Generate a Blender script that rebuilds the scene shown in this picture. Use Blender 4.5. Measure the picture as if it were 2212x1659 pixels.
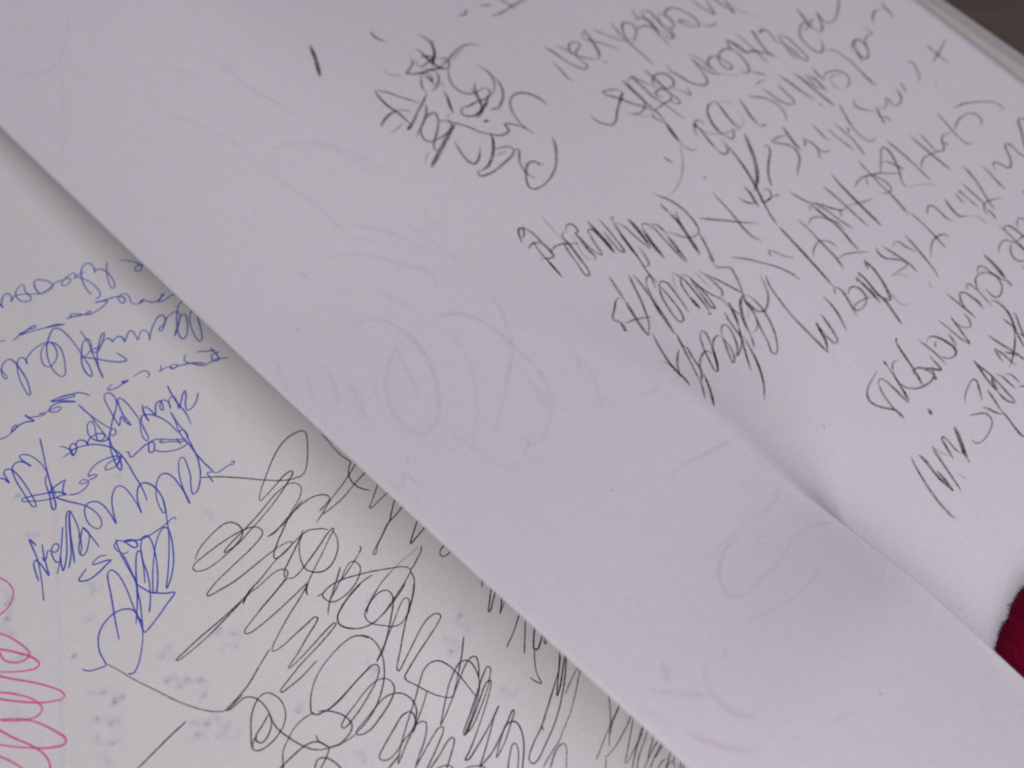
import bpy, bmesh, math, random
import numpy as np
from mathutils import Vector

random.seed(7)
scene = bpy.context.scene
for o in list(bpy.data.objects):
    bpy.data.objects.remove(o)

# ------------------------------------------------------------------ camera
TILT = math.radians(30.0)
CAM_D = 0.26
cam_d = bpy.data.cameras.new("camera")
cam_d.sensor_width = 36.0
cam_d.lens = 18.0 / math.tan(math.radians(25.0))
cam_d.clip_start = 0.005
cam_d.clip_end = 20.0
cam = bpy.data.objects.new("camera", cam_d)
scene.collection.objects.link(cam)
cam.location = (0.0, -CAM_D * math.sin(TILT), 0.006 + CAM_D * math.cos(TILT))
cam.rotation_euler = (TILT, 0.0, 0.0)
cam_d.dof.use_dof = True
cam_d.dof.focus_distance = 0.238
cam_d.dof.aperture_fstop = 10.0
scene.camera = cam

# ------------------------------------------------------------------ light
world = bpy.data.worlds.new("World")
scene.world = world
world.use_nodes = True
bg = world.node_tree.nodes["Background"]
bg.inputs[0].default_value = (1.0, 0.93, 0.90, 1)
bg.inputs[1].default_value = 0.02

def area(name, loc, target, sx, sy, power, col):
    l = bpy.data.lights.new(name, 'AREA')
    l.shape = 'RECTANGLE'
    l.size, l.size_y = sx, sy
    l.energy = power
    l.color = col
    o = bpy.data.objects.new(name, l)
    scene.collection.objects.link(o)
    o.location = loc
    o.rotation_euler = (Vector(target) - Vector(loc)).to_track_quat('-Z', 'Y').to_euler()
    return o

area("ceiling_light", (0.08, -0.06, 0.92), (0.02, -0.02, 0.0), 0.8, 0.8, 3.5, (0.95, 0.915, 1.0))
area("room_light", (0.12, -0.62, 0.42), (0.02, -0.02, 0.0), 0.45, 0.35, 0.80, (1.0, 0.86, 0.50))
area("window_light", (0.17, -0.37, 0.23), (0.04, -0.06, 0.0), 0.25, 0.18, 0.60, (0.80, 0.82, 1.0))
area("side_window_light", (-0.62, 0.16, 0.45), (-0.04, 0.0, 0.0), 0.4, 0.4, 0.50, (0.74, 0.84, 1.0))

vs = scene.view_settings
vs.view_transform = 'Standard'
vs.look = 'None'
vs.exposure = 0.14
vs.gamma = 1.0
vs.use_curve_mapping = False
scene.render.resolution_x, scene.render.resolution_y = 1024, 768
scene.render.engine = 'CYCLES'
scene.cycles.transparent_max_bounces = 24
scene.cycles.filter_width = 2.0

# ------------------------------------------------------------------ measurements of the book (metres)
CX = [0.002441, 0.018225, -0.100382, 0.242755, -0.133292]
CY = [-0.00241, -0.013559, 0.096453, -0.244965, 0.070878]
N = [0.710213, 0.703987]
DD = [0.703987, -0.710213]
LEN = 0.231594
HC = [0.004648, -0.029591, 0.031949, 0.057968]
HH = [-0.036564, 0.236733]
H2 = [-0.106741, 0.235232]
H3 = [-0.108988, 0.248351]
Z0 = 0.006
ZF = 0.0105
ZC = 0.0225
CLOTH_EDGE = [[0.13159, -0.04339], [0.1239, -0.04615], [0.11631, -0.04887], [0.11078, -0.05049], [0.10694, -0.05227], [0.10533, -0.05369], [0.10389, -0.05554], [0.1029, -0.05728], [0.10213, -0.05884], [0.10114, -0.05987], [0.10041, -0.0609], [0.09918, -0.06303], [0.09839, -0.06472], [0.09814, -0.06623], [0.09831, -0.06806], [0.09959, -0.07036], [0.10209, -0.07297], [0.10612, -0.07643], [0.11144, -0.08077]]

# width (log metres) of the slope beyond the crest of the buckle, along the leaf
FOLD_V = np.linspace(-0.6, 1.6, 111)
_w = np.interp(FOLD_V, [-0.6, 0.0, 0.40, 0.56, 0.68, 0.80, 0.87, 0.91, 1.6], [0.12, 0.115, 0.085, 0.044, 0.025, 0.0180, 0.0110, 0.0032, 0.0024])
CREST_Z = np.interp(FOLD_V, [-0.6, 0.0, 0.4, 0.7, 0.80, 0.87, 0.93, 1.05, 1.6], [0.028, 0.0255, 0.0175, 0.0140, 0.0118, 0.0108, 0.0118, 0.0155, 0.0155])
for _i in range(2):
    CREST_Z[1:-1] = np.convolve(CREST_Z, [0.25, 0.5, 0.25], 'same')[1:-1]
    _w[1:-1] = np.convolve(_w, [0.25, 0.5, 0.25], 'same')[1:-1]
FOLD_W = np.log(_w)

def _sm(x):
    x = np.clip(x, 0.0, 1.0)
    return x * x * (3.0 - 2.0 * x)

def _smin(a, b, k):
    g = np.clip(0.5 + 0.5 * (b - a) / k, 0.0, 1.0)
    return b * (1 - g) + a * g - k * g * (1 - g)

def _smax(a, b, k):
    return -_smin(-a, -b, k)

def _ramp(x, k):
    return _smax(_smin(x, 1.0 + 0.0 * x, 0.45), 0.0 * x, k)

def leaf_z(h, v):
    """height of the lifted leaf: h metres in from its free edge, v along that edge"""
    za = Z0 + 0.0095 + 0.0235 * _sm((v + 0.2) / 1.3)
    hc = np.polyval(HC, v)
    w = np.exp(np.interp(v, FOLD_V, FOLD_W))
    zc = Z0 + np.interp(v, FOLD_V, CREST_Z)
    t = _smin(h / hc, 1.04 + 0.0 * h, 0.12)
    up = np.clip(zc - za, 0.0, 1.0)
    band = za + (zc - za) * np.where(zc < za, np.maximum(t, 0.0) ** 1.35, t) + up * 0.35 * t * (1.0 - t)
    band = _smax(band, ZF + 0.003 + 0.0 * h, 0.004)
    wav = 0.0005 * np.sin(v * 9.0 + h * 30.0) * _sm(h / 0.03) * _sm((v + 0.6) / 0.6)
    return ZF + (band - ZF) * (1.0 - _ramp((h - hc + 0.04 * w) / w, 0.30 - 0.18 * _sm((v - 0.5) / 0.2))) + wav

def leaf_point(h, v):
    x = np.polyval(CX, v) + N[0] * h
    y = np.polyval(CY, v) + N[1] * h
    return np.stack([x, y, leaf_z(h, v)], axis=-1)

def low_z(x, y):
    return Z0 + 0.0007 * np.sin(x * 31.0 + y * 17.0) + 0.0005 * np.sin(y * 43.0 - x * 12.0 + 1.0)

def low_point(h, s):
    x = np.polyval(CX, 0.0) + N[0] * h + DD[0] * s
    y = np.polyval(CY, 0.0) + N[1] * h + DD[1] * s
    return np.stack([x, y, low_z(x, y)], axis=-1)


# ------------------------------------------------------------------ materials
def new_mat(name):
    m = bpy.data.materials.new(name)
    m.use_nodes = True
    nt = m.node_tree
    return m, nt, nt.nodes, nt.links, nt.nodes["Principled BSDF"]

def paper(name, col, var=0.05):
    m, nt, N_, L_, b = new_mat(name)
    tc = N_.new("ShaderNodeTexCoord")
    n1 = N_.new("ShaderNodeTexNoise"); n1.inputs["Scale"].default_value = 1700.0; n1.inputs["Detail"].default_value = 4.0
    n2 = N_.new("ShaderNodeTexNoise"); n2.inputs["Scale"].default_value = 260.0; n2.inputs["Detail"].default_value = 5.0
    L_.new(tc.outputs["Object"], n1.inputs["Vector"]); L_.new(tc.outputs["Object"], n2.inputs["Vector"])
    r = N_.new("ShaderNodeValToRGB")
    r.color_ramp.elements[0].position = 0.3; r.color_ramp.elements[1].position = 0.7
    r.color_ramp.elements[0].color = [c * (1 - var) for c in col] + [1]
    r.color_ramp.elements[1].color = [min(1, c * (1 + var)) for c in col] + [1]
    L_.new(n1.outputs["Fac"], r.inputs["Fac"])
    mx = N_.new("ShaderNodeMix"); mx.data_type = 'RGBA'; mx.blend_type = 'MULTIPLY'; mx.inputs["Factor"].default_value = 1.0
    r2 = N_.new("ShaderNodeValToRGB")
    r2.color_ramp.elements[0].position = 0.35; r2.color_ramp.elements[1].position = 0.65
    r2.color_ramp.elements[0].color = (0.99, 0.962, 0.978, 1); r2.color_ramp.elements[1].color = (0.972, 0.985, 0.984, 1)
    L_.new(n2.outputs["Fac"], r2.inputs["Fac"])
    L_.new(r.outputs["Color"], mx.inputs["A"]); L_.new(r2.outputs["Color"], mx.inputs["B"])
    L_.new(mx.outputs["Result"], b.inputs["Base Color"])
    b.inputs["Roughness"].default_value = 0.75
    b.inputs["Specular IOR Level"].default_value = 0.25
    bp = N_.new("ShaderNodeBump"); bp.inputs["Strength"].default_value = 0.12; bp.inputs["Distance"].default_value = 0.0002
    L_.new(n1.outputs["Fac"], bp.inputs["Height"]); L_.new(bp.outputs["Normal"], b.inputs["Normal"])
    return m

def ink(name, col, opacity, grain, lo, hi, rough=0.5):
    m, nt, N_, L_, b = new_mat(name)
    b.inputs["Base Color"].default_value = (*col, 1)
    b.inputs["Roughness"].default_value = rough
    b.inputs["Specular IOR Level"].default_value = 0.2
    at = N_.new("ShaderNodeAttribute"); at.attribute_name = "press"
    tc = N_.new("ShaderNodeTexCoord")
    ns_ = N_.new("ShaderNodeTexNoise"); ns_.inputs["Scale"].default_value = grain; ns_.inputs["Detail"].default_value = 3.0
    L_.new(tc.outputs["Object"], ns_.inputs["Vector"])
    mr = N_.new("ShaderNodeMapRange"); mr.inputs["From Min"].default_value = 0.35; mr.inputs["From Max"].default_value = 0.65
    mr.inputs["To Min"].default_value = lo; mr.inputs["To Max"].default_value = hi
    L_.new(ns_.outputs["Fac"], mr.inputs["Value"])
    m1 = N_.new("ShaderNodeMath"); m1.operation = 'MULTIPLY'
    L_.new(at.outputs["Fac"], m1.inputs[0]); L_.new(mr.outputs["Result"], m1.inputs[1])
    m2 = N_.new("ShaderNodeMath"); m2.operation = 'MULTIPLY'; m2.use_clamp = True; m2.inputs[1].default_value = opacity
    L_.new(m1.outputs[0], m2.inputs[0])
    L_.new(m2.outputs[0], b.inputs["Alpha"])
    return m

LEAF_PAPER = paper("leaf_paper", (0.795, 0.762, 0.805), 0.045)
LOW_PAPER = paper("page_paper", (0.785, 0.762, 0.755), 0.045)
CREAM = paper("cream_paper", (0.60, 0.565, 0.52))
COVER = paper("grey_board", (0.52, 0.50, 0.505), 0.04)
INK = {
    "blue": (ink("blue_ballpoint", (0.05, 0.085, 0.62), 0.92, 1500.0, 0.75, 1.1, 0.4), 0.36),
    "black": (ink("black_ballpoint", (0.020, 0.020, 0.024), 0.9, 1500.0, 0.7, 1.1, 0.4), 0.32),
    "grey": (ink("grey_worn_ballpoint", (0.07, 0.065, 0.075), 0.6, 1500.0, 0.6, 1.1, 0.4), 0.36),
    "pink": (ink("pink_felt_pen", (0.95, 0.10, 0.42), 0.78, 1500.0, 0.75, 1.1, 0.5), 0.46),
    "pencil": (ink("soft_pencil", (0.035, 0.033, 0.038), 0.92, 1700.0, 0.50, 1.15, 0.45), 0.62),
    "ghost": (ink("pencil_show_through", (0.30, 0.30, 0.40), 0.10, 300.0, 0.6, 1.1, 0.8), 1.3),
    "ghost_pink": (ink("pink_show_through", (0.60, 0.22, 0.30), 0.16, 300.0, 0.6, 1.1, 0.8), 1.6),
    "smudge": (ink("blue_show_through", (0.28, 0.36, 0.66), 0.17, 150.0, 0.5, 1.2, 0.8), 1.7),
}

# ------------------------------------------------------------------ mesh helpers
def mesh_obj(name, verts, faces, mat, parent=None, smooth=True):
    me = bpy.data.meshes.new(name)
    me.from_pydata([tuple(map(float, p)) for p in verts], [], faces)
    me.update()
    if smooth:
        me.polygons.foreach_set("use_smooth", [True] * len(me.polygons))
    o = bpy.data.objects.new(name, me)
    scene.collection.objects.link(o)
    if mat:
        me.materials.append(mat)
    if parent:
        o.parent = parent
    return o

def grid_faces(nu, nv):
    return [(i * nu + j, i * nu + j + 1, (i + 1) * nu + j + 1, (i + 1) * nu + j) for i in range(nv - 1) for j in range(nu - 1)]

def slab(name, outline, z0, z1, mat, parent, bevel=0.0003):
    bm = bmesh.new()
    lo = [bm.verts.new((x, y, z0)) for x, y in outline]
    hi = [bm.verts.new((x, y, z1)) for x, y in outline]
    k = len(outline)
    bm.faces.new(hi); bm.faces.new(lo[::-1])
    for i in range(k):
        bm.faces.new((lo[i], lo[(i + 1) % k], hi[(i + 1) % k], hi[i]))
    bmesh.ops.recalc_face_normals(bm, faces=bm.faces)
    bmesh.ops.bevel(bm, geom=bm.edges[:], offset=bevel, segments=2, affect='EDGES')
    me = bpy.data.meshes.new(name); bm.to_mesh(me); bm.free()
    me.materials.append(mat)
    o = bpy.data.objects.new(name, me); scene.collection.objects.link(o)
    o.parent = parent
    return o

def hs(h, s):
    return (CX[-1] + N[0] * h + DD[0] * s, CY[-1] + N[1] * h + DD[1] * s)

# ------------------------------------------------------------------ the table
m, nt, N_, L_, b = new_mat("brown_wood")
tc = N_.new("ShaderNodeTexCoord"); mp = N_.new("ShaderNodeMapping"); mp.inputs["Scale"].default_value = (6, 60, 6); mp.inputs["Rotation"].default_value = (0, 0, 0.5)
nz = N_.new("ShaderNodeTexNoise"); nz.inputs["Scale"].default_value = 4.0; nz.inputs["Detail"].default_value = 8.0
rp = N_.new("ShaderNodeValToRGB")
rp.color_ramp.elements[0].color = (0.095, 0.072, 0.064, 1); rp.color_ramp.elements[1].color = (0.13, 0.097, 0.083, 1)
rp.color_ramp.elements[0].position = 0.3; rp.color_ramp.elements[1].position = 0.75
L_.new(tc.outputs["Object"], mp.inputs["Vector"]); L_.new(mp.outputs["Vector"], nz.inputs["Vector"])
L_.new(nz.outputs["Fac"], rp.inputs["Fac"]); L_.new(rp.outputs["Color"], b.inputs["Base Color"])
b.inputs["Roughness"].default_value = 0.5
table = mesh_obj("table_top", [(-0.9, -0.8, 0), (0.9, -0.8, 0), (0.9, 0.9, 0), (-0.9, 0.9, 0)], [(0, 1, 2, 3)], m, smooth=False)
table["kind"] = "structure"

# ------------------------------------------------------------------ the sketchbook
book = bpy.data.objects.new("sketchbook", None)
scene.collection.objects.link(book)
book["label"] = "open white sketchbook full of pencil and pen handwriting, its top leaf lifted"
book["category"] = "sketchbook"

# right edge lines of leaf, next sheet and cover, as h = a*s + b
def edge_h(co, s):
    return co[0] * s + co[1]

S0, S1 = -0.13, 0.37
slab("cover_board", [hs(-0.27, S0), hs(edge_h(H3, S0), S0), hs(edge_h(H3, S1), S1), hs(-0.27, S1)], 0.0003, 0.0022, COVER, book)
slab("page_block", [hs(-0.26, S0 + .004), hs(0.168, S0 + .004), hs(0.160, S1 - .004), hs(-0.26, S1 - .004)], 0.0024, Z0 - 0.0022, LOW_PAPER, book)
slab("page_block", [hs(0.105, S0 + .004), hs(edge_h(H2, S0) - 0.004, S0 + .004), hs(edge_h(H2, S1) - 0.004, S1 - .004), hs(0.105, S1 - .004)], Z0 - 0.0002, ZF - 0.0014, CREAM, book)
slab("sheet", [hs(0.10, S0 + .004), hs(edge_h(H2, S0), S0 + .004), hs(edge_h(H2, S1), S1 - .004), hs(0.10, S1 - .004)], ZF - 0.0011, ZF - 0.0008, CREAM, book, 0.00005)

# the page lying below, with pen writing
hh = np.linspace(-0.26, 0.16, 150); ss = np.linspace(S0, S1, 170)
Hg, Sg = np.meshgrid(hh, ss)
low = mesh_obj("page", low_point(Hg, Sg).reshape(-1, 3), grid_faces(150, 170), LOW_PAPER, book)
low["label"] = "lower page with blue, black and pink pen handwriting"

# the lifted leaf, with pencil writing
va = np.linspace(-0.42, 1.42, 240)
NU = 205
rows = []
for v in va:
    Hn = HH[0] * v + HH[1]
    hc = np.polyval(HC, v)
    hh_ = np.concatenate([np.linspace(0, hc - 0.012, 50, endpoint=False), np.linspace(hc - 0.012, hc - 0.003, 22, endpoint=False),
                          np.linspace(hc - 0.003, hc + 0.005, 60, endpoint=False), np.linspace(hc + 0.005, hc + 0.03, 30, endpoint=False),
                          np.linspace(hc + 0.03, Hn, NU - 162)])
    rows.append(leaf_point(hh_, np.full(NU, v)))
leaf = mesh_obj("leaf", np.array(rows).reshape(-1, 3), grid_faces(NU, len(va)), LEAF_PAPER, book)
leaf["label"] = "lifted upper leaf with pencil handwriting, buckled along a fold"
sol = leaf.modifiers.new("thickness", 'SOLIDIFY'); sol.thickness = 0.00009; sol.offset = -1.0
# solidify pushes along the normal: make sure it goes down
leaf.data.update()
if leaf.data.polygons[0].normal.z < 0:
    leaf.data.flip_normals()
if low.data.polygons[0].normal.z < 0:
    low.data.flip_normals()

# ------------------------------------------------------------------ handwriting
WRITING = [
("blue_pen_line", "blue", "low", """n-15,2400 38,2444 93,2527 132,2612 142,2663 111,2704 69,2714 42,2682 56,2641 107,2629 166,2665 254,2721
n-140,2306 -221,2422 -272,2515 -321,2649 -327,2708 -298,2712 -269,2669 -235,2541 -230,2434 -255,2365 -305,2316 -343,2344 -311,2274 -303,2210 -324,2158 -378,2147 -440,2190 -497,2277 -537,2379 -568,2530 -559,2608
n-554,2241 -521,2294 -475,2409 -461,2553 -477,2658 -511,2705 -551,2709 -556,2685
n-423,2247 -497,2236 -583,2244 -538,2216 -537,2173 -580,2155 -654,2165 -723,2189 -748,2225 -727,2259 -661,2259 -624,2234 -630,2192 -674,2176 -785,2139 -881,2166 -978,2172 -1017,2150 -1013,2059 -990,1980 -959,1941 -916,1947 -864,2012 -830,2085 -831,2145 -865,2182 -942,2177 -962,2147
n-992,2174 -1061,2115 -1129,2056 -1186,2000 -1259,1969 -1306,1993 -1325,2014 -1333,1996 -1302,1977 -1293,1897 -1318,1863 -1361,1870 -1415,1927 -1449,1972 -1453,2023 -1457,1965 -1478,1904
n-1115,1959 -1090,1904 -1099,1879 -1173,1893 -1226,1932 -1246,1991 -1248,2079 -1206,2139 -1154,2160 -1127,2127 -1125,2070 -1126,2009 -1110,1944"""),
("blue_pen_line", "blue", "low", """n226,3335 168,3318 135,3305 48,3310 -22,3291 -30,3263 24,3246 78,3229 70,3211 11,3254 -46,3267 -58,3245 -93,3235 -152,3143 -230,3136 -189,3117 -132,3114 -165,3121 -240,3131 -275,3083 -283,3045 -255,2974 -251,2908 -281,2872 -329,2862 -363,2888 -377,2953 -361,2989 -327,2983 -308,2942 -320,2890 -393,2836 -468,2806 -541,2774 -610,2737
n-599,2741 -482,2828 -540,2854 -641,2864 -741,2854 -794,2813 -746,2801 -706,2811 -753,2833 -810,2797 -906,2743 -935,2695 -910,2687 -861,2734 -810,2797 -878,2760 -946,2723 -986,2713 -956,2708
n-1048,2769 -1134,2689 -1239,2650 -1120,2709 -1062,2760 -1184,2685 -1338,2602 -1460,2550 -1523,2527 -1516,2506 -1477,2515 -1395,2528 -1347,2555 -1318,2545 -1327,2522 -1388,2516 -1461,2531 -1537,2519 -1580,2538 -1632,2529
n-1699,2483 -1720,2455 -1749,2440 -1784,2415"""),
("blue_pen_line", "blue", "low", """n226,3643 167,3683 111,3725 49,3819 0,3944 -29,4068 -25,4119 7,4112 52,4052 117,3925 167,3800
n204,3462 164,3479 113,3492 34,3572 -61,3692 -125,3803 -157,3904 -147,3948 -113,3947 -40,3885 41,3773 83,3678 72,3644 34,3649 -64,3728 -161,3805 -197,3837 -177,3828 -60,3732 26,3642 47,3584 18,3546 -43,3535 -116,3561 -205,3628 -265,3665 -281,3640 -257,3615 -205,3609 -153,3583 -120,3528 -124,3475 -161,3459 -242,3496 -334,3560 -413,3635 -450,3684 -413,3615 -398,3555 -406,3508 -438,3496 -498,3533 -547,3576 -530,3502 -522,3423 -539,3398 -582,3413 -657,3473 -680,3488 -661,3431 -671,3387 -698,3367 -749,3374 -785,3389 -776,3356 -791,3309 -833,3292
n-833,3292 -902,3328 -983,3380 -1026,3367 -1031,3315 -983,3231 -968,3160 -989,3131 -1035,3143 -1100,3211 -1170,3310 -1229,3419 -1256,3538 -1245,3629 -1219,3610 -1180,3502 -1161,3374 -1148,3276 -1129,3127 -1117,2988 -1121,2852 -1142,2764 -1185,2728 -1252,2762 -1342,2845 -1409,2930 -1459,3030 -1497,3140 -1515,3268 -1508,3356 -1484,3398 -1446,3389 -1389,3300 -1321,3164 -1279,3019 -1289,2934 -1310,2885 -1360,2842 -1436,2820 -1527,2824 -1610,2855 -1658,2882 -1689,2953 -1673,2895 -1679,2834 -1710,2813 -1751,2838 -1814,2941 -1861,3058 -1898,3219 -1909,3336 -1892,3349 -1862,3290 -1813,3141 -1790,2983 -1781,2845 -1793,2763 -1825,2733 -1883,2746 -1933,2788 -1975,2857 -1989,2942 -1973,2967 -1956,2929 -1953,2842 -1963,2796 -1980,2742
n-1334,2862 -1415,2868 -1485,2930 -1539,3025 -1555,3111 -1526,3166 -1477,3168 -1398,3125 -1343,3049 -1316,2945 -1324,2877
n-972,2976 -982,3101 -1002,3212 -1039,3326 -1067,3429 -1110,3571 -1144,3700 -1155,3744 -1134,3675 -1095,3549 -1028,3429 -953,3335 -857,3240 -803,3198 -783,3208 -829,3267 -918,3332 -976,3331 -1024,3304 -1108,3333 -1174,3334
n-1166,3323 -1102,3403 -1035,3497 -955,3611 -872,3701 -813,3731 -818,3642 -840,3548"""),
("blue_pen_line", "blue", "low", """n-190,4439 -235,4386 -279,4316 -319,4240 -311,4192 -276,4162 -252,4167
n-171,4412 -255,4320 -366,4249 -425,4219 -487,4213 -503,4179 -464,4162 -421,4195 -425,4219 -475,4215 -503,4160 -566,4136 -636,4131 -601,4129 -563,4066
n-885,3979 -812,3978 -748,3999 -726,4043 -741,4092 -784,4108
n-954,3975 -1004,3953 -1033,3938 -1008,3977 -958,3971 -1046,3976 -1141,3963 -1198,3934 -1204,3914 -1158,3893 -1127,3896
n76,4543 -23,4469 -197,4427 -264,4334
n10,4278 7,4406 -23,4492 -78,4451 -43,4380 61,4403
n-142,4213 27,4356"""),
("blue_pen_line", "blue", "low", """n-1399,3848 -1440,3759 -1492,3700 -1553,3677 -1630,3633 -1716,3603 -1770,3593 -1742,3620 -1661,3657 -1572,3707 -1531,3725 -1534,3695 -1594,3647 -1678,3613
n-1765,3608 -1692,3658 -1619,3733 -1570,3797 -1626,3743 -1704,3678 -1780,3656 -1841,3670 -1857,3695 -1822,3744 -1762,3767 -1732,3744 -1756,3711 -1818,3692 -1898,3677 -1967,3645 -1931,3659 -1908,3693 -1959,3680 -2031,3630 -2070,3598 -2086,3541 -2081,3592 -2052,3686 -2111,3640 -2183,3615 -2243,3618 -2311,3633 -2304,3610 -2250,3581 -2223,3597 -2277,3625 -2345,3640 -2404,3643 -2461,3618 -2501,3589"""),
("blue_pen_line", "blue", "low", """n-1473,4376 -1418,4317 -1306,4220 -1237,4142 -1208,4054 -1216,3976 -1256,3944 -1296,3979 -1328,4073 -1359,4231 -1381,4353 -1387,4418 -1324,4347 -1302,4327 -1308,4424 -1287,4505 -1275,4332 -1239,4202 -1210,4125 -1191,4102 -1165,4127 -1153,4244 -1162,4391 -1180,4517 -1218,4593 -1256,4657 -1283,4762 -1268,4806 -1238,4775 -1211,4660 -1183,4565
n-1183,4565 -1132,4492 -1087,4505 -1041,4550 -989,4651 -958,4783 -955,4908 -954,4970
n-1030,4362 -1071,4427 -1100,4523 -1108,4601 -1083,4477 -1059,4417 -1026,4419 -1011,4485 -1004,4585 -956,4518 -903,4465 -857,4468 -870,4539 -904,4599 -918,4575 -884,4505 -835,4479 -802,4522 -809,4598 -831,4639 -792,4552 -743,4516 -710,4526 -718,4603 -760,4708 -690,4651 -600,4571 -568,4560 -594,4618 -671,4712 -719,4800
n-672,4351 -702,4471 -727,4615 -734,4755 -750,4863 -784,4973
n-715,4794 -660,4806 -578,4781 -506,4726 -472,4685"""),
("blue_pen_line", "blue", "low", """n-853,4659 -895,4825 -936,4947 -960,5065 -957,5167 -971,5312 -976,5464 -967,5638
n-857,4697 -885,4854 -899,5024 -923,5120 -955,5248 -996,5387 -1053,5506 -1107,5588 -1183,5668 -1254,5713 -1297,5709 -1258,5615 -1188,5510 -1135,5387 -1104,5282 -1112,5250 -1153,5254 -1217,5327 -1281,5439 -1336,5576 -1382,5721 -1392,5776 -1359,5649 -1339,5498 -1335,5367 -1359,5296 -1412,5264 -1488,5296 -1553,5366 -1621,5470 -1658,5584 -1667,5668 -1645,5670 -1599,5585 -1562,5471 -1554,5356 -1570,5274 -1605,5217 -1654,5202 -1708,5235 -1760,5298 -1809,5400 -1842,5498 -1818,5391 -1800,5240 -1797,5130 -1822,5059 -1856,5044 -1918,5070 -1991,5149 -2057,5271 -2115,5408 -2097,5287 -2089,5148 -2111,5052 -2153,5007 -2201,4992 -2250,5010 -2295,5077 -2326,5176 -2319,5273 -2284,5326 -2243,5320 -2206,5255 -2196,5155 -2214,5054 -2240,4986 -2280,4915 -2338,4828 -2377,4756 -2414,4682
n-949,4964 -900,4961 -890,5032 -915,5088 -964,5070 -1060,4988 -1156,4885 -1219,4844 -1271,4843 -1311,4884 -1338,4947 -1306,4967 -1254,4919 -1235,4868 -1263,4841 -1333,4833 -1433,4845 -1528,4851 -1525,4815 -1509,4781 -1532,4749
n-1285,4959 -1241,5026 -1144,5105 -1037,5149 -958,5147 -954,5120 -1031,5055 -1102,4983 -1174,4933 -1177,4904 -1132,4938
n-1010,5006 -1022,5064 -1025,5121
n-1033,5603 -989,5626 -939,5684 -869,5694 -794,5699 -750,5723 -724,5710 -737,5686 -759,5694
n-1033,5603 -1040,5673 -1049,5751"""),
("blue_pen_line", "blue", "low", """n-1568,3851 -1553,4022 -1528,4190 -1477,4382 -1449,4419 -1482,4478 -1517,4474 -1527,4434 -1485,4394 -1459,4400
n-1550,4087 -1562,4239 -1573,4390 -1581,4502 -1630,4595 -1672,4712 -1708,4852 -1702,4907 -1661,4859 -1620,4723 -1600,4584 -1577,4507 -1540,4442 -1481,4388
n-2024,4173 -1987,4229 -1970,4315 -1983,4380 -1966,4309 -1943,4252 -1905,4239 -1885,4288 -1913,4340 -1983,4380 -1966,4309 -1905,4328
n-2076,4320 -2004,4321 -1914,4320 -1822,4359 -1739,4414 -1673,4493 -1617,4587 -1595,4687 -1591,4790 -1603,4915 -1631,5062 -1650,5196 -1678,5320 -1712,5420
n-1885,4288 -1857,4255 -1818,4264 -1785,4305 -1783,4357 -1790,4390 -1766,4343 -1707,4321 -1637,4328 -1587,4366 -1577,4407 -1619,4436 -1672,4425 -1661,4365 -1621,4283 -1585,4196 -1587,4143 -1636,4147 -1679,4207 -1708,4279 -1696,4372 -1644,4451 -1587,4477 -1552,4471
n-1601,4761 -1655,4709 -1734,4671 -1838,4649 -1939,4667 -2000,4704 -2005,4722 -1956,4737 -1929,4773 -1971,4780 -2027,4755
n-2035,4766 -2071,4712 -2122,4711 -2119,4739 -2064,4767 -2035,4766 -2075,4804 -2157,4819 -2233,4802 -2290,4756
n-1609,4773 -1679,4744 -1748,4736 -1803,4751 -1824,4782 -1783,4809 -1705,4826 -1642,4799 -1596,4765 -1676,4805 -1701,4820"""),
("blue_pen_line", "blue", "low", """n-2753,4001 -2725,4048 -2701,4090 -2683,4175 -2675,4105 -2665,4038 -2633,4002 -2594,4021 -2570,4073 -2562,4197 -2570,4323 -2585,4460 -2606,4571 -2627,4625 -2653,4609 -2649,4492 -2633,4356 -2618,4219 -2592,4109 -2564,4041 -2516,4010 -2465,4020 -2424,4070 -2397,4164 -2415,4078 -2429,3997 -2422,3964 -2389,3967 -2339,4026 -2307,4135 -2299,4259 -2317,4377 -2363,4505 -2414,4626 -2452,4740 -2489,4797 -2514,4791 -2494,4717 -2451,4628 -2420,4526 -2388,4443 -2334,4381 -2313,4382
n-2128,3922 -2195,4086 -2266,4253 -2310,4366 -2353,4477 -2385,4616 -2407,4671
n-2213,4574 -2277,4627 -2330,4708 -2308,4739 -2328,4682 -2398,4613 -2497,4545 -2600,4483 -2689,4444 -2699,4471 -2633,4535 -2521,4626 -2414,4682 -2347,4711 -2304,4733
n-2213,4574 -2281,4566 -2368,4567 -2437,4585"""),
("blue_pen_line", "blue", "low", """n-2879,5027 -2896,4912 -2926,5035 -2962,5177 -3080,5445 -3170,5614
n-3085,5388 -3058,5293 -3012,5180 -2979,5160 -2967,5207 -2967,5313 -2974,5410 -2929,5297 -2887,5179 -2825,5052
n-2907,5178 -2918,5228 -2891,5228 -2829,5165 -2791,5193
n-2794,5198 -2776,5234 -2722,5216 -2704,5179 -2731,5144 -2784,5172 -2826,5257 -2831,5339 -2799,5354
n-2901,5456 -2799,5354 -2671,5193 -2554,5036
n-2752,5293 -2814,5409 -2833,5469 -2719,5360 -2597,5176 -2491,5006 -2423,4925 -2394,4925 -2399,4985 -2423,5108 -2461,5218 -2509,5279
d-2398,4931 -2495,5076 -2569,5220 -2639,5367 -2700,5484
n-2776,5489 -2670,5372 -2574,5216 -2475,5058 -2425,4960
n-2402,5193 -2489,5281 -2567,5366 -2595,5428 -2588,5470 -2541,5463 -2454,5387 -2398,5315 -2390,5250 -2402,5193 -2396,5281 -2397,5388 -2405,5515
n-2602,5439 -2553,5397 -2471,5244"""),
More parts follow.
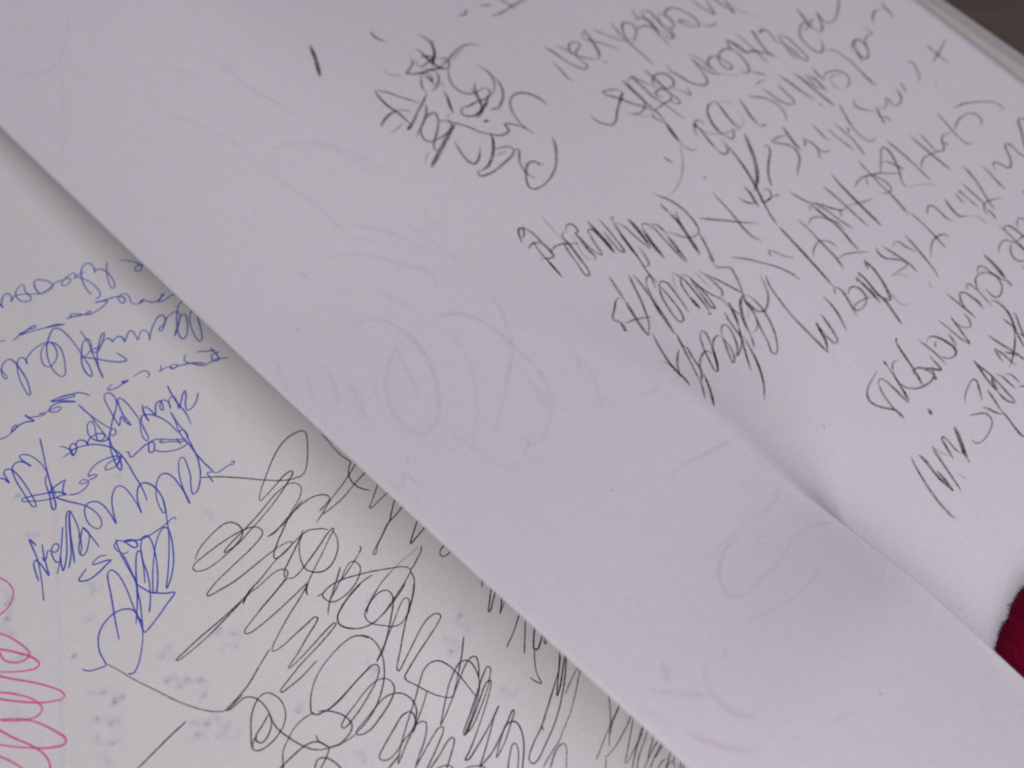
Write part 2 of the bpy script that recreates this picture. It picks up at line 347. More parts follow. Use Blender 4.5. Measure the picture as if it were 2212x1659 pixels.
("blue_pen_line", "blue", "low", """n-2396,5648 -2459,5604 -2550,5613 -2569,5630 -2523,5657 -2446,5688 -2399,5724 -2462,5733 -2588,5751 -2695,5743 -2764,5701 -2774,5674 -2714,5646 -2641,5621
n-2220,5559 -2249,5621 -2279,5717 -2304,5834 -2338,6046 -2355,6151 -2334,6241 -2305,6320 -2258,6375 -2193,6443 -2126,6494 -2267,6545 -2450,6603 -2610,6630 -2602,6588 -2562,6443 -2519,6283 -2469,6110 -2440,5947 -2446,5854 -2469,5815 -2512,5825 -2558,5902 -2622,6046 -2696,6195 -2773,6355 -2844,6518
n-2270,5744 -2287,5851 -2325,6007 -2343,6093 -2406,6222 -2446,6319 -2519,6452 -2602,6588 -2664,6676 -2766,6790 -2854,6866 -2929,6905 -2964,6896 -2979,6869
n-2624,6501 -2510,6359 -2396,6198 -2281,6015 -2166,5863 -2127,5838 -2117,5865 -2166,5986 -2213,6133 -2284,6272 -2367,6397 -2447,6489
d-2384,6415 -2447,6489
n-2293,6194 -2206,6052 -2127,5900 -2056,5790 -1994,5743 -1960,5758 -1953,5819 -1998,5954 -2082,6120 -2166,6248 -2267,6357 -2295,6347
n-1576,5532 -1633,5653 -1691,5763 -1779,5915 -1900,6085 -2026,6244 -2161,6400 -2088,6359 -1958,6241 -1866,6118 -1777,5953 -1745,5848 -1768,5808 -1833,5826 -1940,5903 -2088,6062 -2212,6221 -2297,6349
n-1621,5831 -1610,5796 -1640,5785 -1719,5791 -1835,5788 -1943,5774 -2038,5745 -2115,5688 -2183,5641 -2146,5650 -2094,5700 -2086,5761 -2109,5793 -2143,5769 -2159,5709 -2174,5649
n-2179,5635 -2219,5588 -2270,5600 -2291,5651 -2281,5698 -2261,5752 -2219,5775 -2204,5763
n-3281,6500 -3281,6529 -3235,6581 -3154,6621 -3093,6640 -3077,6567 -3062,6485 -3020,6395 -2962,6320 -2868,6262 -2770,6241 -2677,6247 -2596,6292 -2553,6351 -2555,6433 -2570,6553"""),
("pink_pen_loops", "pink", "low", """n-3383,5019 -3360,5068 -3339,5122 -3324,5206 -3339,5295 -3394,5360 -3481,5411 -3578,5417 -3627,5410
n-3718,5555 -3689,5594 -3651,5661 -3610,5784 -3583,5909 -3584,5989 -3617,6014 -3683,6005 -3756,5953 -3802,5880 -3809,5817 -3802,5775 -3801,5710
n-3806,5697 -3778,5736 -3707,5833 -3642,5940 -3598,6016 -3572,6099 -3574,6153 -3616,6168 -3695,6126 -3800,6043 -3906,5941 -3938,5909
n-3957,5939 -3930,5979 -3848,6099 -3722,6271 -3626,6428 -3571,6546 -3571,6609 -3607,6620 -3684,6576 -3771,6509 -3873,6405 -3984,6273 -4055,6180 -4084,6143
n-4050,6090 -4019,6123 -3958,6191 -3876,6308 -3823,6408 -3800,6493 -3800,6555 -3833,6585 -3898,6586 -4010,6519 -4171,6367
n-4200,6328 -4164,6356 -4030,6483 -3929,6620 -3852,6793 -3802,6985 -3835,7015 -3954,6951 -4101,6806 -4210,6685 -4298,6573 -4329,6537
d-4243,6397 -4222,6449 -4164,6611 -4086,6783 -4037,6956 -4046,7072 -4089,7152
n-4381,6622 -4358,6670 -4294,6820 -4247,6996"""),
("black_pen_line", "grey", "low", """n-3082,6635 -3039,6750 -2977,6954 -2882,7206 -2788,7455 -2675,7676 -2572,7816 -2502,7869"""),
("black_pen_line", "black", "low", """n-1112,5605 -977,5723 -789,5925 -642,6101 -468,6281 -361,6347 -272,6376 -192,6338 -45,6189 50,6064 92,5984 78,5940 14,5908 -105,5892 -240,5918 -392,5987 -576,6098 -728,6198 -808,6271 -812,6295 -765,6294 -582,6264 -398,6234 -331,6251 -334,6277 -441,6326 -701,6412 -966,6470 -1143,6499 -1285,6524 -1402,6518 -1468,6506 -1465,6492 -1362,6467 -1162,6444 -934,6409 -651,6349 -520,6344 -436,6360 -387,6417 -382,6480 -425,6532 -507,6584 -645,6636 -831,6730 -998,6821 -1105,6896 -1124,6939 -1078,6958 -986,6959 -894,6941 -869,6920 -899,6890 -988,6866 -1131,6852 -1355,6847 -1576,6841 -1772,6807 -1894,6774 -1895,6756 -1777,6716 -1534,6690 -1279,6672 -1105,6645 -1038,6619 -1018,6575 -1034,6517 -1089,6469 -1183,6432 -1314,6405 -1482,6386 -1671,6380 -1789,6389 -1827,6414 -1813,6471 -1742,6514 -1640,6535 -1475,6535 -1327,6519 -1227,6489 -1187,6456 -1164,6388 -1174,6322 -1208,6267 -1275,6234 -1380,6232 -1496,6246 -1603,6269 -1691,6308 -1750,6357
n-1023,6688 -934,6702 -747,6665 -610,6651 -480,6648 -366,6665 -278,6714 -238,6763 -237,6810 -277,6828 -425,6851
n-472,6618 -584,6639 -747,6684 -926,6692 -1023,6688
n-532,6931 -433,6899 -250,6835 -48,6788 131,6734 321,6668
n-433,6899 -346,6910 -153,6912 77,6873 301,6844
n210,6131 209,6251 195,6367 195,6504 217,6634 153,6679 99,6742 68,6826 73,6916 104,6995 144,7053
n309,7026 226,7078 95,7156 -2,7211 20,7223 121,7220 294,7212
n316,7300 231,7357 138,7424 46,7491 7,7498 -132,7562 -278,7617 -329,7648 -311,7665 -209,7595 -80,7540 37,7491 138,7480 333,7449"""),
("black_pen_line", "black", "low", """n-691,6894 -767,6939 -900,7006 -1049,7075 -1143,7124 -1178,7177 -1153,7184 -1117,7149 -1131,7100 -1194,7065 -1310,7057 -1453,7066 -1550,7057 -1638,7074 -1685,7106
n-1681,7101 -1567,7041 -1381,7014 -1161,6966 -978,6949 -826,6935 -746,6932 -656,6938 -595,6979
n-729,6930 -804,6974 -874,7050 -934,7152 -960,7268 -920,7351 -848,7413 -747,7424 -630,7378 -540,7306 -484,7216 -464,7126
n-608,6966 -576,6994 -530,7034 -495,7087
n-1178,7195 -1125,7244 -1035,7247 -886,7216 -685,7163 -516,7112 -443,7110 -451,7130 -523,7159 -734,7259 -908,7336 -1071,7421 -1115,7465 -1134,7507
n-1178,7195 -1291,7223 -1437,7254 -1604,7277
d-373,7469 -377,7501 -437,7533
n-437,7533 -559,7573 -684,7609 -776,7624 -874,7666 -988,7710
n-678,7509 -785,7580 -924,7670 -1028,7739 -1117,7823
n-751,7613 -643,7561 -564,7542 -525,7571 -520,7647 -548,7689 -648,7750 -772,7784 -896,7783 -991,7750 -1026,7681 -1024,7624 -991,7603 -893,7596 -763,7628 -598,7711 -441,7804 -292,7907 -196,7980 -161,8031 -154,8077
n-1070,7587 -995,7608
n-487,7820 -613,7801 -763,7810 -902,7846 -991,7877
f75,7934 -7,7933 -161,7924 -297,7931
n-297,7931 -457,7949 -582,7983 -722,8035 -826,8101
n114,7945 67,7988 -24,8024 -113,8060 -160,8067 -194,8157 -265,8244 -365,8319 -508,8416
n-160,8076 -295,8127 -504,8181 -692,8233
n343,7659 255,7710 145,7776 41,7845 132,7836 324,7807
n331,8106 265,8122 213,8134 187,8170 193,8200 226,8218 343,8217
n321,8686 261,8749
n358,8811 298,8847 187,8936 117,8995 128,9005 221,8952 358,8863
n344,8971 301,9006 241,9058 186,9098
n390,9000 309,9040 186,9098"""),
("black_pen_line", "black", "low", """n-1622,7055 -1684,7097
n-1485,7033 -1654,7058 -1932,7076 -2221,7077 -2428,7089 -2549,7101 -2533,7117 -2403,7130 -2172,7126 -1954,7105 -1661,7068
n-1168,7204 -1274,7223 -1484,7259 -1698,7304 -1846,7344 -1868,7372 -1831,7400 -1684,7418 -1461,7418 -1242,7409 -1054,7403 -1199,7468 -1407,7537 -1627,7625 -1761,7692 -1780,7715 -1759,7735 -1653,7749 -1486,7745 -1335,7743 -1230,7745 -1217,7775 -1260,7800 -1426,7855 -1597,7918 -1774,7973 -1739,7983 -1587,7978 -1390,7956 -1207,7936 -1130,7935 -1119,7958 -1197,7979 -1404,8009 -1662,8034 -1869,8073 -1979,8101 -1981,8122 -1889,8133 -1750,8141 -1510,8118
n-1050,7407 -1110,7452 -1137,7503
n-990,7878 -1043,7895 -1093,7964 -1083,8041 -1019,8129
d-1789,7681 -1972,7746
n-1972,7746 -2174,7821 -2309,7848 -2505,7867
n-2278,7863 -2337,7867 -2489,7883
n-2505,7867 -2467,7890 -2373,7895 -2290,7898 -2243,7928 -2205,7989 -2189,8076 -2197,8177 -2222,8262 -2238,8354 -2234,8420 -2211,8533 -2174,8662 -2122,8773 -2055,8847 -1986,8885 -1898,8934 -1791,8962 -1708,8968
n-2218,8204 -2320,8243 -2435,8283 -2462,8318 -2447,8370 -2399,8380 -2320,8351 -2249,8297 -2216,8237 -2214,8199
n-2186,8000 -2117,8004 -2074,8039 -2042,8126 -2044,8218 -2087,8317 -2169,8392 -2270,8430 -2380,8444 -2479,8429 -2525,8399 -2536,8351 -2450,8222 -2369,8117 -2273,8040 -2186,8000
n-2532,8355 -2488,8307 -2427,8291"""),
("black_pen_line", "black", "low", """n-976,8314 -1012,8245 -1074,8192 -1191,8169 -1350,8178 -1506,8204 -1659,8263 -1782,8350 -1857,8433 -1892,8493 -1874,8541 -1812,8571 -1727,8592 -1597,8595 -1366,8568 -1146,8558
n-1876,8508 -1998,8482 -2140,8497 -2248,8543 -2330,8584 -2387,8648 -2461,8754
n-1837,8531 -1777,8582 -1716,8666 -1677,8759 -1676,8861 -1712,8903 -1793,8930 -1906,8926 -1989,8889 -2025,8914 -2097,8949 -2218,8993
n-2001,8695 -2024,8749 -2009,8809 -1986,8885
n-2499,8701 -2455,8698 -2311,8693 -2149,8701 -2062,8734 -2018,8785 -1990,8873
n-2242,8954 -2214,8936 -2151,8895 -2105,8908 -2063,8960 -2040,9035 -2033,9146"""),
("black_pen_line", "black", "low", """n-2847,7679 -3014,7684 -3227,7701 -3506,7724"""),
("black_pen_line", "black", "low", """n-642,7807 -816,7826 -947,7852 -1059,7912 -1098,7976 -1069,8068 -1000,8148 -909,8204 -806,8229 -675,8222 -552,8207 -369,8163 -302,8142
n-1011,8232 -962,8319 -956,8417 -992,8546 -1068,8667 -1164,8767 -1297,8858 -1426,8920 -1593,8958 -1699,8962
n-1778,8589 -1618,8590 -1425,8573 -1246,8557 -1139,8556 -1102,8584 -1113,8639 -1209,8706 -1324,8752 -1508,8808 -1652,8838 -1757,8842 -1770,8814 -1700,8775 -1541,8744 -1380,8713 -1225,8707 -1149,8741 -1111,8802 -1124,8886 -1174,8933 -1285,8981 -1437,9019 -1589,9039 -1681,9010 -1709,8974 -1680,8949 -1556,8933 -1365,8902 -1245,8902 -1150,8948 -1096,9025 -1085,9131 -1114,9213 -1185,9283 -1272,9337 -1414,9396 -1602,9482 -1556,9438 -1394,9324 -1199,9207 -1046,9122 -899,9028 -782,8966 -685,8964 -616,9008 -578,9103 -569,9210 -575,9350 -596,9537"""),
("black_pen_line", "black", "low", """d-663,8011 -810,8072
n-827,8073 -846,8105 -861,8167 -835,8243 -763,8339 -700,8409 -630,8436 -557,8425 -442,8368 -309,8274 -238,8205
n-827,8073 -737,8042 -622,8018 -547,8023 -496,8055 -483,8120 -535,8206 -637,8294 -802,8418 -953,8519 -1083,8562
n-1083,8562 -985,8520 -826,8445 -656,8360 -509,8284 -422,8258 -393,8278 -409,8323 -487,8391 -637,8497 -845,8658 -982,8769 -981,8794 -851,8751 -658,8677 -472,8610 -348,8597 -279,8627 -274,8670 -330,8700 -502,8748 -705,8797 -896,8853 -979,8885 -989,8923 -951,9033 -912,9160 -862,9273 -773,9377 -679,9327 -496,9200 -384,9115 -258,9007"""),
("black_pen_line", "black", "low", """n-1055,9506 -891,9387 -720,9270 -577,9202 -472,9175 -416,9199 -391,9256 -414,9364 -465,9459 -548,9537 -658,9602 -790,9675 -951,9747 -933,9719 -767,9635 -548,9520 -389,9437 -296,9407 -288,9440 -348,9494 -452,9568 -633,9658 -835,9739 -944,9747
n-1055,9506 -951,9468 -788,9394 -615,9309 -407,9223 -330,9226 -313,9259 -366,9347 -445,9430
d-798,9683 -944,9747
n-913,9739 -790,9691 -587,9593 -420,9519 -376,9531 -396,9560 -531,9649 -757,9770 -986,9880 -1107,9927 -1076,9943 -924,9912 -716,9857 -497,9777 -576,9809 -754,9912 -959,10028 -1049,10074 -1004,10074 -867,10060 -690,10006 -543,9952 -421,9909 -425,9929 -534,9991 -720,10084 -869,10125 -820,10091 -705,10022 -574,9968 -511,9984 -487,10023 -502,10101 -567,10206 -643,10282 -790,10406
n-891,10305 -756,10200 -668,10150 -641,10162 -660,10220 -821,10375
n-908,9147 -1005,9211 -1150,9287 -1294,9362
n-1185,9174 -1263,9160 -1422,9204 -1609,9264 -1693,9302 -1699,9334 -1663,9377 -1573,9391 -1423,9356 -1325,9346 -1218,9328 -1156,9343 -1136,9379 -1176,9432 -1273,9505 -1414,9577 -1546,9657
n-1185,9174 -1168,9222 -1189,9279 -1226,9320 -1294,9346
n-1487,9625 -1361,9585 -1196,9535 -1081,9510 -1042,9534 -1072,9566 -1185,9622 -1468,9734
n-1452,9749 -1251,9709 -1107,9669 -1050,9672 -1045,9700 -1105,9748 -1327,9873
n-1748,9457 -1615,9439 -1533,9429
n-1391,9780 -1311,9807 -1253,9857 -1243,9927
n-1204,9965 -1100,10016 -1026,10097 -1016,10166"""),
("black_pen_line", "black", "low", """d371,9228 312,9254 169,9331 -18,9404
n358,9317 315,9351 197,9460 68,9581
d360,9438 322,9476 246,9543 175,9622 199,9646 270,9617 375,9555
n175,9622 87,9716 17,9810 -28,9926 -52,9878 -68,9797
n375,9571 290,9663 382,9629
n388,9786 334,9831 196,9956 -5,10126 52,10103 187,10012 395,9859
n325,9855 217,9944 16,10051 -193,10159 -351,10236 -469,10273 -608,10333 -657,10374 -652,10424 -598,10432 -436,10382 -201,10293 31,10162 228,10020 402,9866
n-351,10275 -328,10213"""),
("black_pen_line", "grey", "low", """n412,10068 344,10082 292,10092 206,10119 138,10143 69,10175
n375,10103 341,10120 270,10163 171,10227 68,10285 -21,10336 -105,10371 -220,10414 -310,10451 -414,10473 -541,10499 -613,10521
d-562,10573 -462,10520 -384,10493 -329,10489 -295,10505 -302,10536 -334,10581 -361,10602
n-361,10602 -465,10699
n405,10461 368,10500 300,10577 217,10663 147,10722 81,10774 3,10841
n378,10636 293,10670 211,10688 155,10710 54,10746 -36,10782 -111,10813 -190,10839
d417,10624 365,10643 242,10688 155,10730 86,10769
n-97,10876 -82,10891 -32,10892 73,10881 214,10848 321,10817 383,10795 371,10838
n-97,10895 -193,10970
n372,10829 300,10875 187,10948 66,11019 -3,11064 14,11072 91,11054 211,11020 328,10972 426,10922
n456,10933 395,10950 303,10995 201,11039 106,11087 -7,11156
n440,10995 396,11010 307,11048 216,11082 135,11117 25,11188
n433,11067 397,11080 336,11116 244,11159 179,11199
n74,11236 244,11178 355,11154 403,11159 402,11182 339,11206 233,11234 113,11276
n435,11215 404,11213 334,11220 238,11239
n167,11329 272,11311 312,11322
n423,11271 372,11316 316,11346 226,11388
n422,11309 392,11317 321,11341
n226,11388 311,11369 336,11375 330,11407 294,11457
n424,11339 368,11379 330,11398
n430,11421 324,11486
n439,11459 343,11505"""),
("pencil_scribble", "pencil", "leaf", """n4395,1666 4368,1729 4371,1796 4427,1872
f4051,2194 4025,2264 4071,2317 4147,2375
n4875,1969 4914,2063 4907,2148 4841,2252 4749,2340 4630,2413
n4974,2114 4887,2197 4822,2281 4710,2359 4597,2434
d4647,2120 4669,2180 4653,2289 4651,2386 4657,2477 4707,2544 4725,2584
n4486,2190 4459,2262 4393,2304 4251,2360 4227,2366 4297,2414 4398,2451 4549,2476 4651,2513 4754,2551
n4511,2271 4462,2322 4467,2373 4557,2373 4668,2355 4729,2350 4678,2283 4586,2253
n4469,2403 4556,2470 4672,2495 4811,2454 4859,2420 4819,2399 4746,2398
n4404,2445 4457,2494 4447,2566 4413,2605 4394,2565 4402,2511 4402,2463
n4391,2457 4293,2537 4218,2628 4200,2724
n4276,2719 4358,2709 4465,2654 4554,2567 4562,2513 4520,2470
n4417,2529 4394,2613 4374,2679
n4183,2723 4062,2785 3897,2856 3712,2947 3600,2987 3535,3000
b3661,2970 3556,3005
n3681,2374 3774,2446 3850,2565 3927,2685 3995,2783
d3681,2374 3648,2483 3635,2621 3656,2745 3654,2873 3649,2981
d3326,2799 3424,2755 3560,2722 3674,2728
n3674,2728 3752,2767 3800,2834
f3341,2928 3462,2925 3592,2899
n4045,2832 3979,2906 3849,2996 3700,3070 3559,3137
n3849,2996 3962,2972 4027,2992 3996,3069 3886,3170 3757,3257 3642,3332 3598,3405 3656,3416
n3710,3076 3639,3142 3610,3217 3637,3272 3731,3297 3850,3299 4007,3267 4069,3211 4048,3149 3963,3115
b3361,3557 3533,3482 3755,3388 3983,3290 4116,3241
n4090,3127 4094,3188 4136,3263 4203,3364 4250,3483 4323,3580 4409,3666 4508,3691 4567,3679 4597,3628 4610,3575 4664,3601 4730,3674 4768,3771
f4090,3127 4138,3100 4193,3114
f3356,3489 3391,3439 3533,3370
d4395,2789 4359,2885 4274,3009 4216,3109
f4482,2663 4456,2766
n4720,2581 4800,2527 4845,2472 4949,2430 5128,2388 5278,2389 5366,2427 5431,2485
f4890,2497 5071,2437 5197,2426
n4725,2584 4635,2672 4571,2793 4566,2909 4616,2978 4699,3017 4855,3010
n5103,2699 5135,2800 5114,2931 5030,3045 4922,3122 4839,3153
n5140,2926 5107,3051 5034,3171 4924,3266 4777,3338 4715,3360
n4749,3330 4633,3318
d4722,2941 4703,3030 4652,3139 4586,3239 4485,3296 4396,3319
n4842,2892 4752,2979 4682,3097
d4366,3104 4299,3180 4337,3243 4407,3277 4506,3269 4639,3232 4747,3177 4820,3121
n4366,3104 4432,3125 4606,3131 4744,3155 4842,3134 4900,3068 4877,3023 4798,3027
b4418,3413 4504,3417
n5319,3655 5323,3520 5291,3415 5210,3321 5105,3297 4978,3341 4880,3444 4812,3585 4780,3728 4793,3881
n3880,3433 3848,3527 3804,3650 3793,3757 3825,3809 3902,3795 3989,3738 4067,3675
d4352,3578 4283,3682 4175,3787 4045,3875 3925,3928 3812,3935
n3812,3935 3772,3916 3739,3979 3789,4006 3926,4026 4123,4008 4303,3974 4381,3928 4373,3862 4294,3818 4197,3792
f4127,3873 4302,3894
n4388,3922 4428,3960 4375,4024 4288,4104 4242,4212 4221,4297 4254,4400
n4944,4046 4870,4161 4739,4297 4573,4426 4396,4503 4239,4530 4116,4510 4085,4456 4139,4356 4243,4252 4368,4180 4438,4199 4471,4252 4501,4324
b4454,4250 4439,4281"""),
("pencil_mark", "pencil", "leaf", """b3560,1494 3489,1619 3402,1752 3291,1897
b3414,1727 3299,1894"""),
("pencil_mark", "pencil", "leaf", """n5624,1973 5676,2000 5744,1991 5813,1943
n6004,1976 6082,2018 6174,2048
n6341,1996 6344,2029 6363,2120 6379,2201 6384,2244 6369,2267
n5990,2185 6076,2209 6218,2212 6393,2201 6522,2204 6689,2214
f5274,2029 5277,2050"""),
("pencil_line", "pencil", "leaf", """n5991,3169 5961,3326 5924,3455 5932,3548
n6132,2907 6143,3046 6149,3205 6171,3352 6212,3451 6268,3489 6312,3469 6332,3370 6338,3217 6313,3088 6259,2976
n6323,3229 6360,3141 6431,3075 6515,3074 6564,3118 6535,3166 6418,3202 6356,3251 6397,3334 6486,3429 6555,3464
d6837,3001 6767,3138 6694,3296 6624,3409 6549,3461
n6688,3085 6756,3039 6821,3013
n6688,3085 6705,3154 6772,3234 6837,3348 6888,3441 6905,3511
n6932,3042 6952,3125 7001,3252 7062,3388 7139,3478
n6537,3521 6588,3579
n7229,3116 7187,3241 7143,3375 7122,3525 7096,3695 7076,3846 7050,3968
n7187,3524 7289,3478 7390,3408 7443,3326 7427,3255 7362,3221 7287,3263 7197,3366 7163,3459 7195,3518
n7406,3396 7478,3399 7558,3421 7619,3526 7578,3641 7549,3765 7520,3889
n7689,3105 7633,3198 7613,3280 7535,3272
n7571,3262 7669,3320 7704,3394 7662,3510
n7750,3209 7707,3275 7680,3328 7671,3419 7641,3543 7628,3654
n7769,3211 7829,3266 7814,3377 7767,3514 7721,3650 7707,3762 7651,3805 7630,3753 7655,3650
n7875,3398 7815,3452 7773,3543 7792,3630 7831,3684 7902,3639 7944,3548 7954,3456 7914,3402 7867,3404
n7929,3475 8026,3411 8126,3411 8196,3476 8228,3588 8235,3718 8203,3818 8165,3864 8106,3848 8039,3780 7999,3675 8009,3633 8080,3699 8144,3786
n7792,3630 7712,3826
n8501,3469 8484,3634 8490,3765 8513,3859 8568,3775 8624,3666 8702,3574
n8753,3588 8747,3660 8752,3793 8757,3925 8746,4019 8796,3931 8864,3727
n8193,3885 8262,3952 8354,3986 8406,3964
f8858,3903 8852,4079 8915,4222
n8934,4225 8938,4248"""),
("pencil_line", "pencil", "leaf", """n5641,4075 5625,4172 5662,4275 5735,4348 5842,4326 5967,4238 6105,4157 6312,4046
d6105,4157 6312,4046
n6312,4046 6289,3972 6193,3916 6098,3894 6108,3969 6185,4091 6240,4232 6324,4383 6376,4511
n6059,4314 6113,4387 6212,4425 6320,4403 6393,4343 6438,4239 6450,4111 6488,3978 6471,3908
n6471,3908 6447,4063 6423,4251 6405,4419 6392,4567 6339,4749 6280,4903 6218,5094
b6331,4755 6280,4903 6235,5063
n6232,5083 6231,5189 6265,5267 6330,5283 6343,5272
n6351,4515 6290,4582 6311,4686 6327,4741
n6376,4511 6464,4508 6614,4505 6731,4513 6801,4439 6795,4341 6703,4296 6628,4356 6676,4437
f6110,4407 6290,4582
n6524,3958 6586,3933 6639,3949 6666,4038 6698,4130 6704,4227
n6666,3911 6626,3985 6604,4155 6570,4336 6592,4489 6589,4646 6596,4761 6611,4872
d6870,3942 6859,4086 6833,4277 6820,4407
n6820,4407 6813,4516 6789,4613 6743,4624 6706,4551 6713,4510
n6715,4235 6809,4143 6907,4098 7004,4123 7051,4205 7030,4307 6954,4368 6854,4362 6777,4305 6741,4232
n6924,4392 6946,4477 6983,4551 7001,4623 7042,4573 7068,4500
n7198,4055 7150,4161 7161,4288 7181,4445 7239,4571 7324,4625 7401,4590 7454,4488 7510,4340 7561,4198
n7595,4103 7629,4214 7639,4343 7613,4467 7633,4555
n7558,4183 7548,4345 7544,4486 7558,4545 7650,4629
n7633,4555 7643,4443 7699,4365 7795,4343 7858,4380 7875,4454 7890,4564 7873,4647 7820,4653 7784,4577 7821,4461 7931,4376 8039,4362 8121,4403 8151,4502 8119,4649 8061,4773 7990,4837 7929,4831 7916,4753
f7573,4568 7747,4728 7908,4831
d8240,4261 8174,4346 8112,4445
n8243,4276 8245,4378 8232,4492 8243,4588 8415,4665
n8660,4360 8622,4508
n8439,4258 8409,4452 8376,4633 8345,4813 8325,4907
n8242,4275 8264,4430 8260,4522 8252,4594 8356,4648 8425,4752 8496,4876 8535,4959
n8647,4372 8570,4552 8493,4745 8486,4884
n8697,4478 8770,4457 8812,4492 8792,4607 8745,4731 8774,4822
b8715,4476 8784,4469
n8872,4659 8787,4834 8707,5030 8664,5176
n8893,4676 8917,4781 8896,4931 8855,5097 8814,5230 8760,5248 8747,5134 8781,4996 8801,4846
d9491,4522 9436,4663 9356,4834 9344,4978
n9344,4978 9353,5038 9458,4995 9543,4898 9637,4773 9578,4895 9594,4996 9670,5030 9830,4982 9974,4899 10157,4779
n9496,4820 9385,4790 9288,4772 9177,4810 9066,4915 9011,5070 8999,5214 9046,5292 9152,5234 9256,5122
n9211,4874 9496,4820
n9097,5287 9198,5382 9217,5504 9208,5672 9159,5871 9109,6072 9078,6248
n7998,4835 8064,4941 8119,5034"""),
("pencil_line", "pencil", "leaf", """n9574,5454 9468,5568 9384,5700 9314,5811
n9386,5560 9532,5486 9632,5492 9633,5583 9575,5707 9477,5791 9399,5804 9405,5685 9400,5573
n9610,5669 9695,5571 9779,5543 9887,5556 9897,5456 9896,5365
n10051,5458 10164,5364 10308,5317 10392,5360
n10514,5272 10448,5377 10405,5522 10353,5584"""),
("pencil_line", "pencil", "leaf", """n6507,5134 6582,5036 6652,4978 6716,4960 6747,5005 6736,5085
b6618,4997 6643,5038
d6649,4998 6619,5129 6573,5292 6542,5443
n6542,5443 6551,5561 6609,5584 6677,5527 6715,5423 6734,5371
f6629,5050 6641,5146 6703,5237 6803,5314 6942,5378 7073,5413 7201,5379 7290,5289
d7178,4882 7064,4886 6962,4944 6876,5058 6817,5213 6809,5363
n6809,5363 6856,5467 6942,5423 6995,5352
d7190,4891 7156,5024 7109,5169 7077,5302 7073,5413
f7182,4896 7299,4997 7341,5122
n5860,5101 5869,5181 5879,5261
d7482,5068 7425,5224 7357,5392 7324,5545
n7324,5545 7359,5597 7424,5601
n7611,5130 7702,5205 7781,5324 7810,5460 7782,5596 7721,5702 7651,5766
n7854,5061 7960,5057 8042,5094
n7886,5149 7887,5307 7887,5466 7931,5590 7992,5633 8036,5575 8066,5437 8096,5301 8107,5246
n8245,5127 8259,5286 8248,5476 8246,5659 8257,5788
n8236,5886 8236,5920
d8432,5264 8436,5419 8405,5626 8384,5826 8363,6062
n8532,5391 8496,5509 8461,5628 8517,5768
n8528,5404 8562,5504 8543,5656 8491,5811
n8710,5389 8664,5516 8645,5668
n8661,5633 8754,5584 8860,5616 8940,5693 8956,5796 8898,5898 8806,5946 8733,5945
n8674,5749 8747,5681 8826,5688 8897,5749
n8674,5749 8651,5847 8674,5921"""),
("pencil_line", "pencil", "leaf", """f6220,5084 6096,5228 5959,5360 5765,5492 5580,5565 5388,5592
n6035,5661 6051,5683
d6712,5498 6653,5719 6573,5969 6472,6203 6359,6429 6259,6646 6181,6862
b7051,5521 6947,5689 6853,5841 6722,6007 6612,6119 6482,6212 6396,6251
n7054,5853 7110,5843 7134,5877 7080,5950
d7134,5877 7080,5950 6960,6033 6800,6150 6694,6268 6633,6357
d7545,5791 7476,5956 7422,6109 7397,6239
n7471,5924 7345,5865 7240,5853 7267,5929 7336,6035 7356,6146 7325,6244
d7356,6146 7325,6244 7242,6341 7116,6419 7022,6490
n7580,6124 7550,6185 7474,6239
n7580,6124 7600,6235 7588,6355 7528,6451 7481,6508 7475,6449
n7584,6377 7591,6463 7633,6520 7689,6511
n7863,6039 7839,6186 7803,6362 7811,6410
n7958,6253 7932,6440 7920,6616 7912,6771
n8112,6248 8084,6408 8057,6597 8010,6765 7939,6936
n8388,6174 8298,6328 8224,6498 8181,6645 8177,6778 8222,6854 8310,6838
n8184,6429 8135,6487 8120,6527
n8431,6078 8402,6136 8351,6223
n8655,6181 8590,6220 8570,6306 8609,6416 8683,6522
d8760,6484 8672,6625 8614,6742 8588,6786
n8783,6490 8831,6594 8912,6553 8991,6491 8997,6534 8957,6637 9008,6691 9119,6663 9200,6565 9238,6476
n8672,6660 8710,6737 8680,6832
n9388,6431 9339,6528 9280,6633
n9780,6263 9803,6363 9727,6491 9643,6591 9568,6624"""),
("pencil_mark", "pencil", "leaf", """n10235,6264 10218,6382 10199,6538 10157,6748
n10556,6392 10375,6454 10201,6501 10029,6547
n9683,6845 9691,6874"""),
("pencil_line", "pencil", "leaf", """d6350,6107 6328,6236 6278,6353 6238,6480
n6153,6187 6161,6272 6198,6350 6266,6400
n6425,6372 6349,6420 6343,6462 6386,6479 6478,6473 6543,6416 6544,6342 6477,6327
n6478,6473 6607,6544
n6363,6481 6487,6483
n5935,5893 5913,6067 5882,6279 5840,6464 5814,6598 5808,6752 5848,6884
n5472,6075 5597,6201 5737,6334 5847,6458 6029,6647
n5800,7039 5738,7132
n5806,7033 5835,7137 5865,7258 5927,7388
n5336,6779 5464,6927 5581,7125 5673,7326 5720,7528 5720,7692"""),
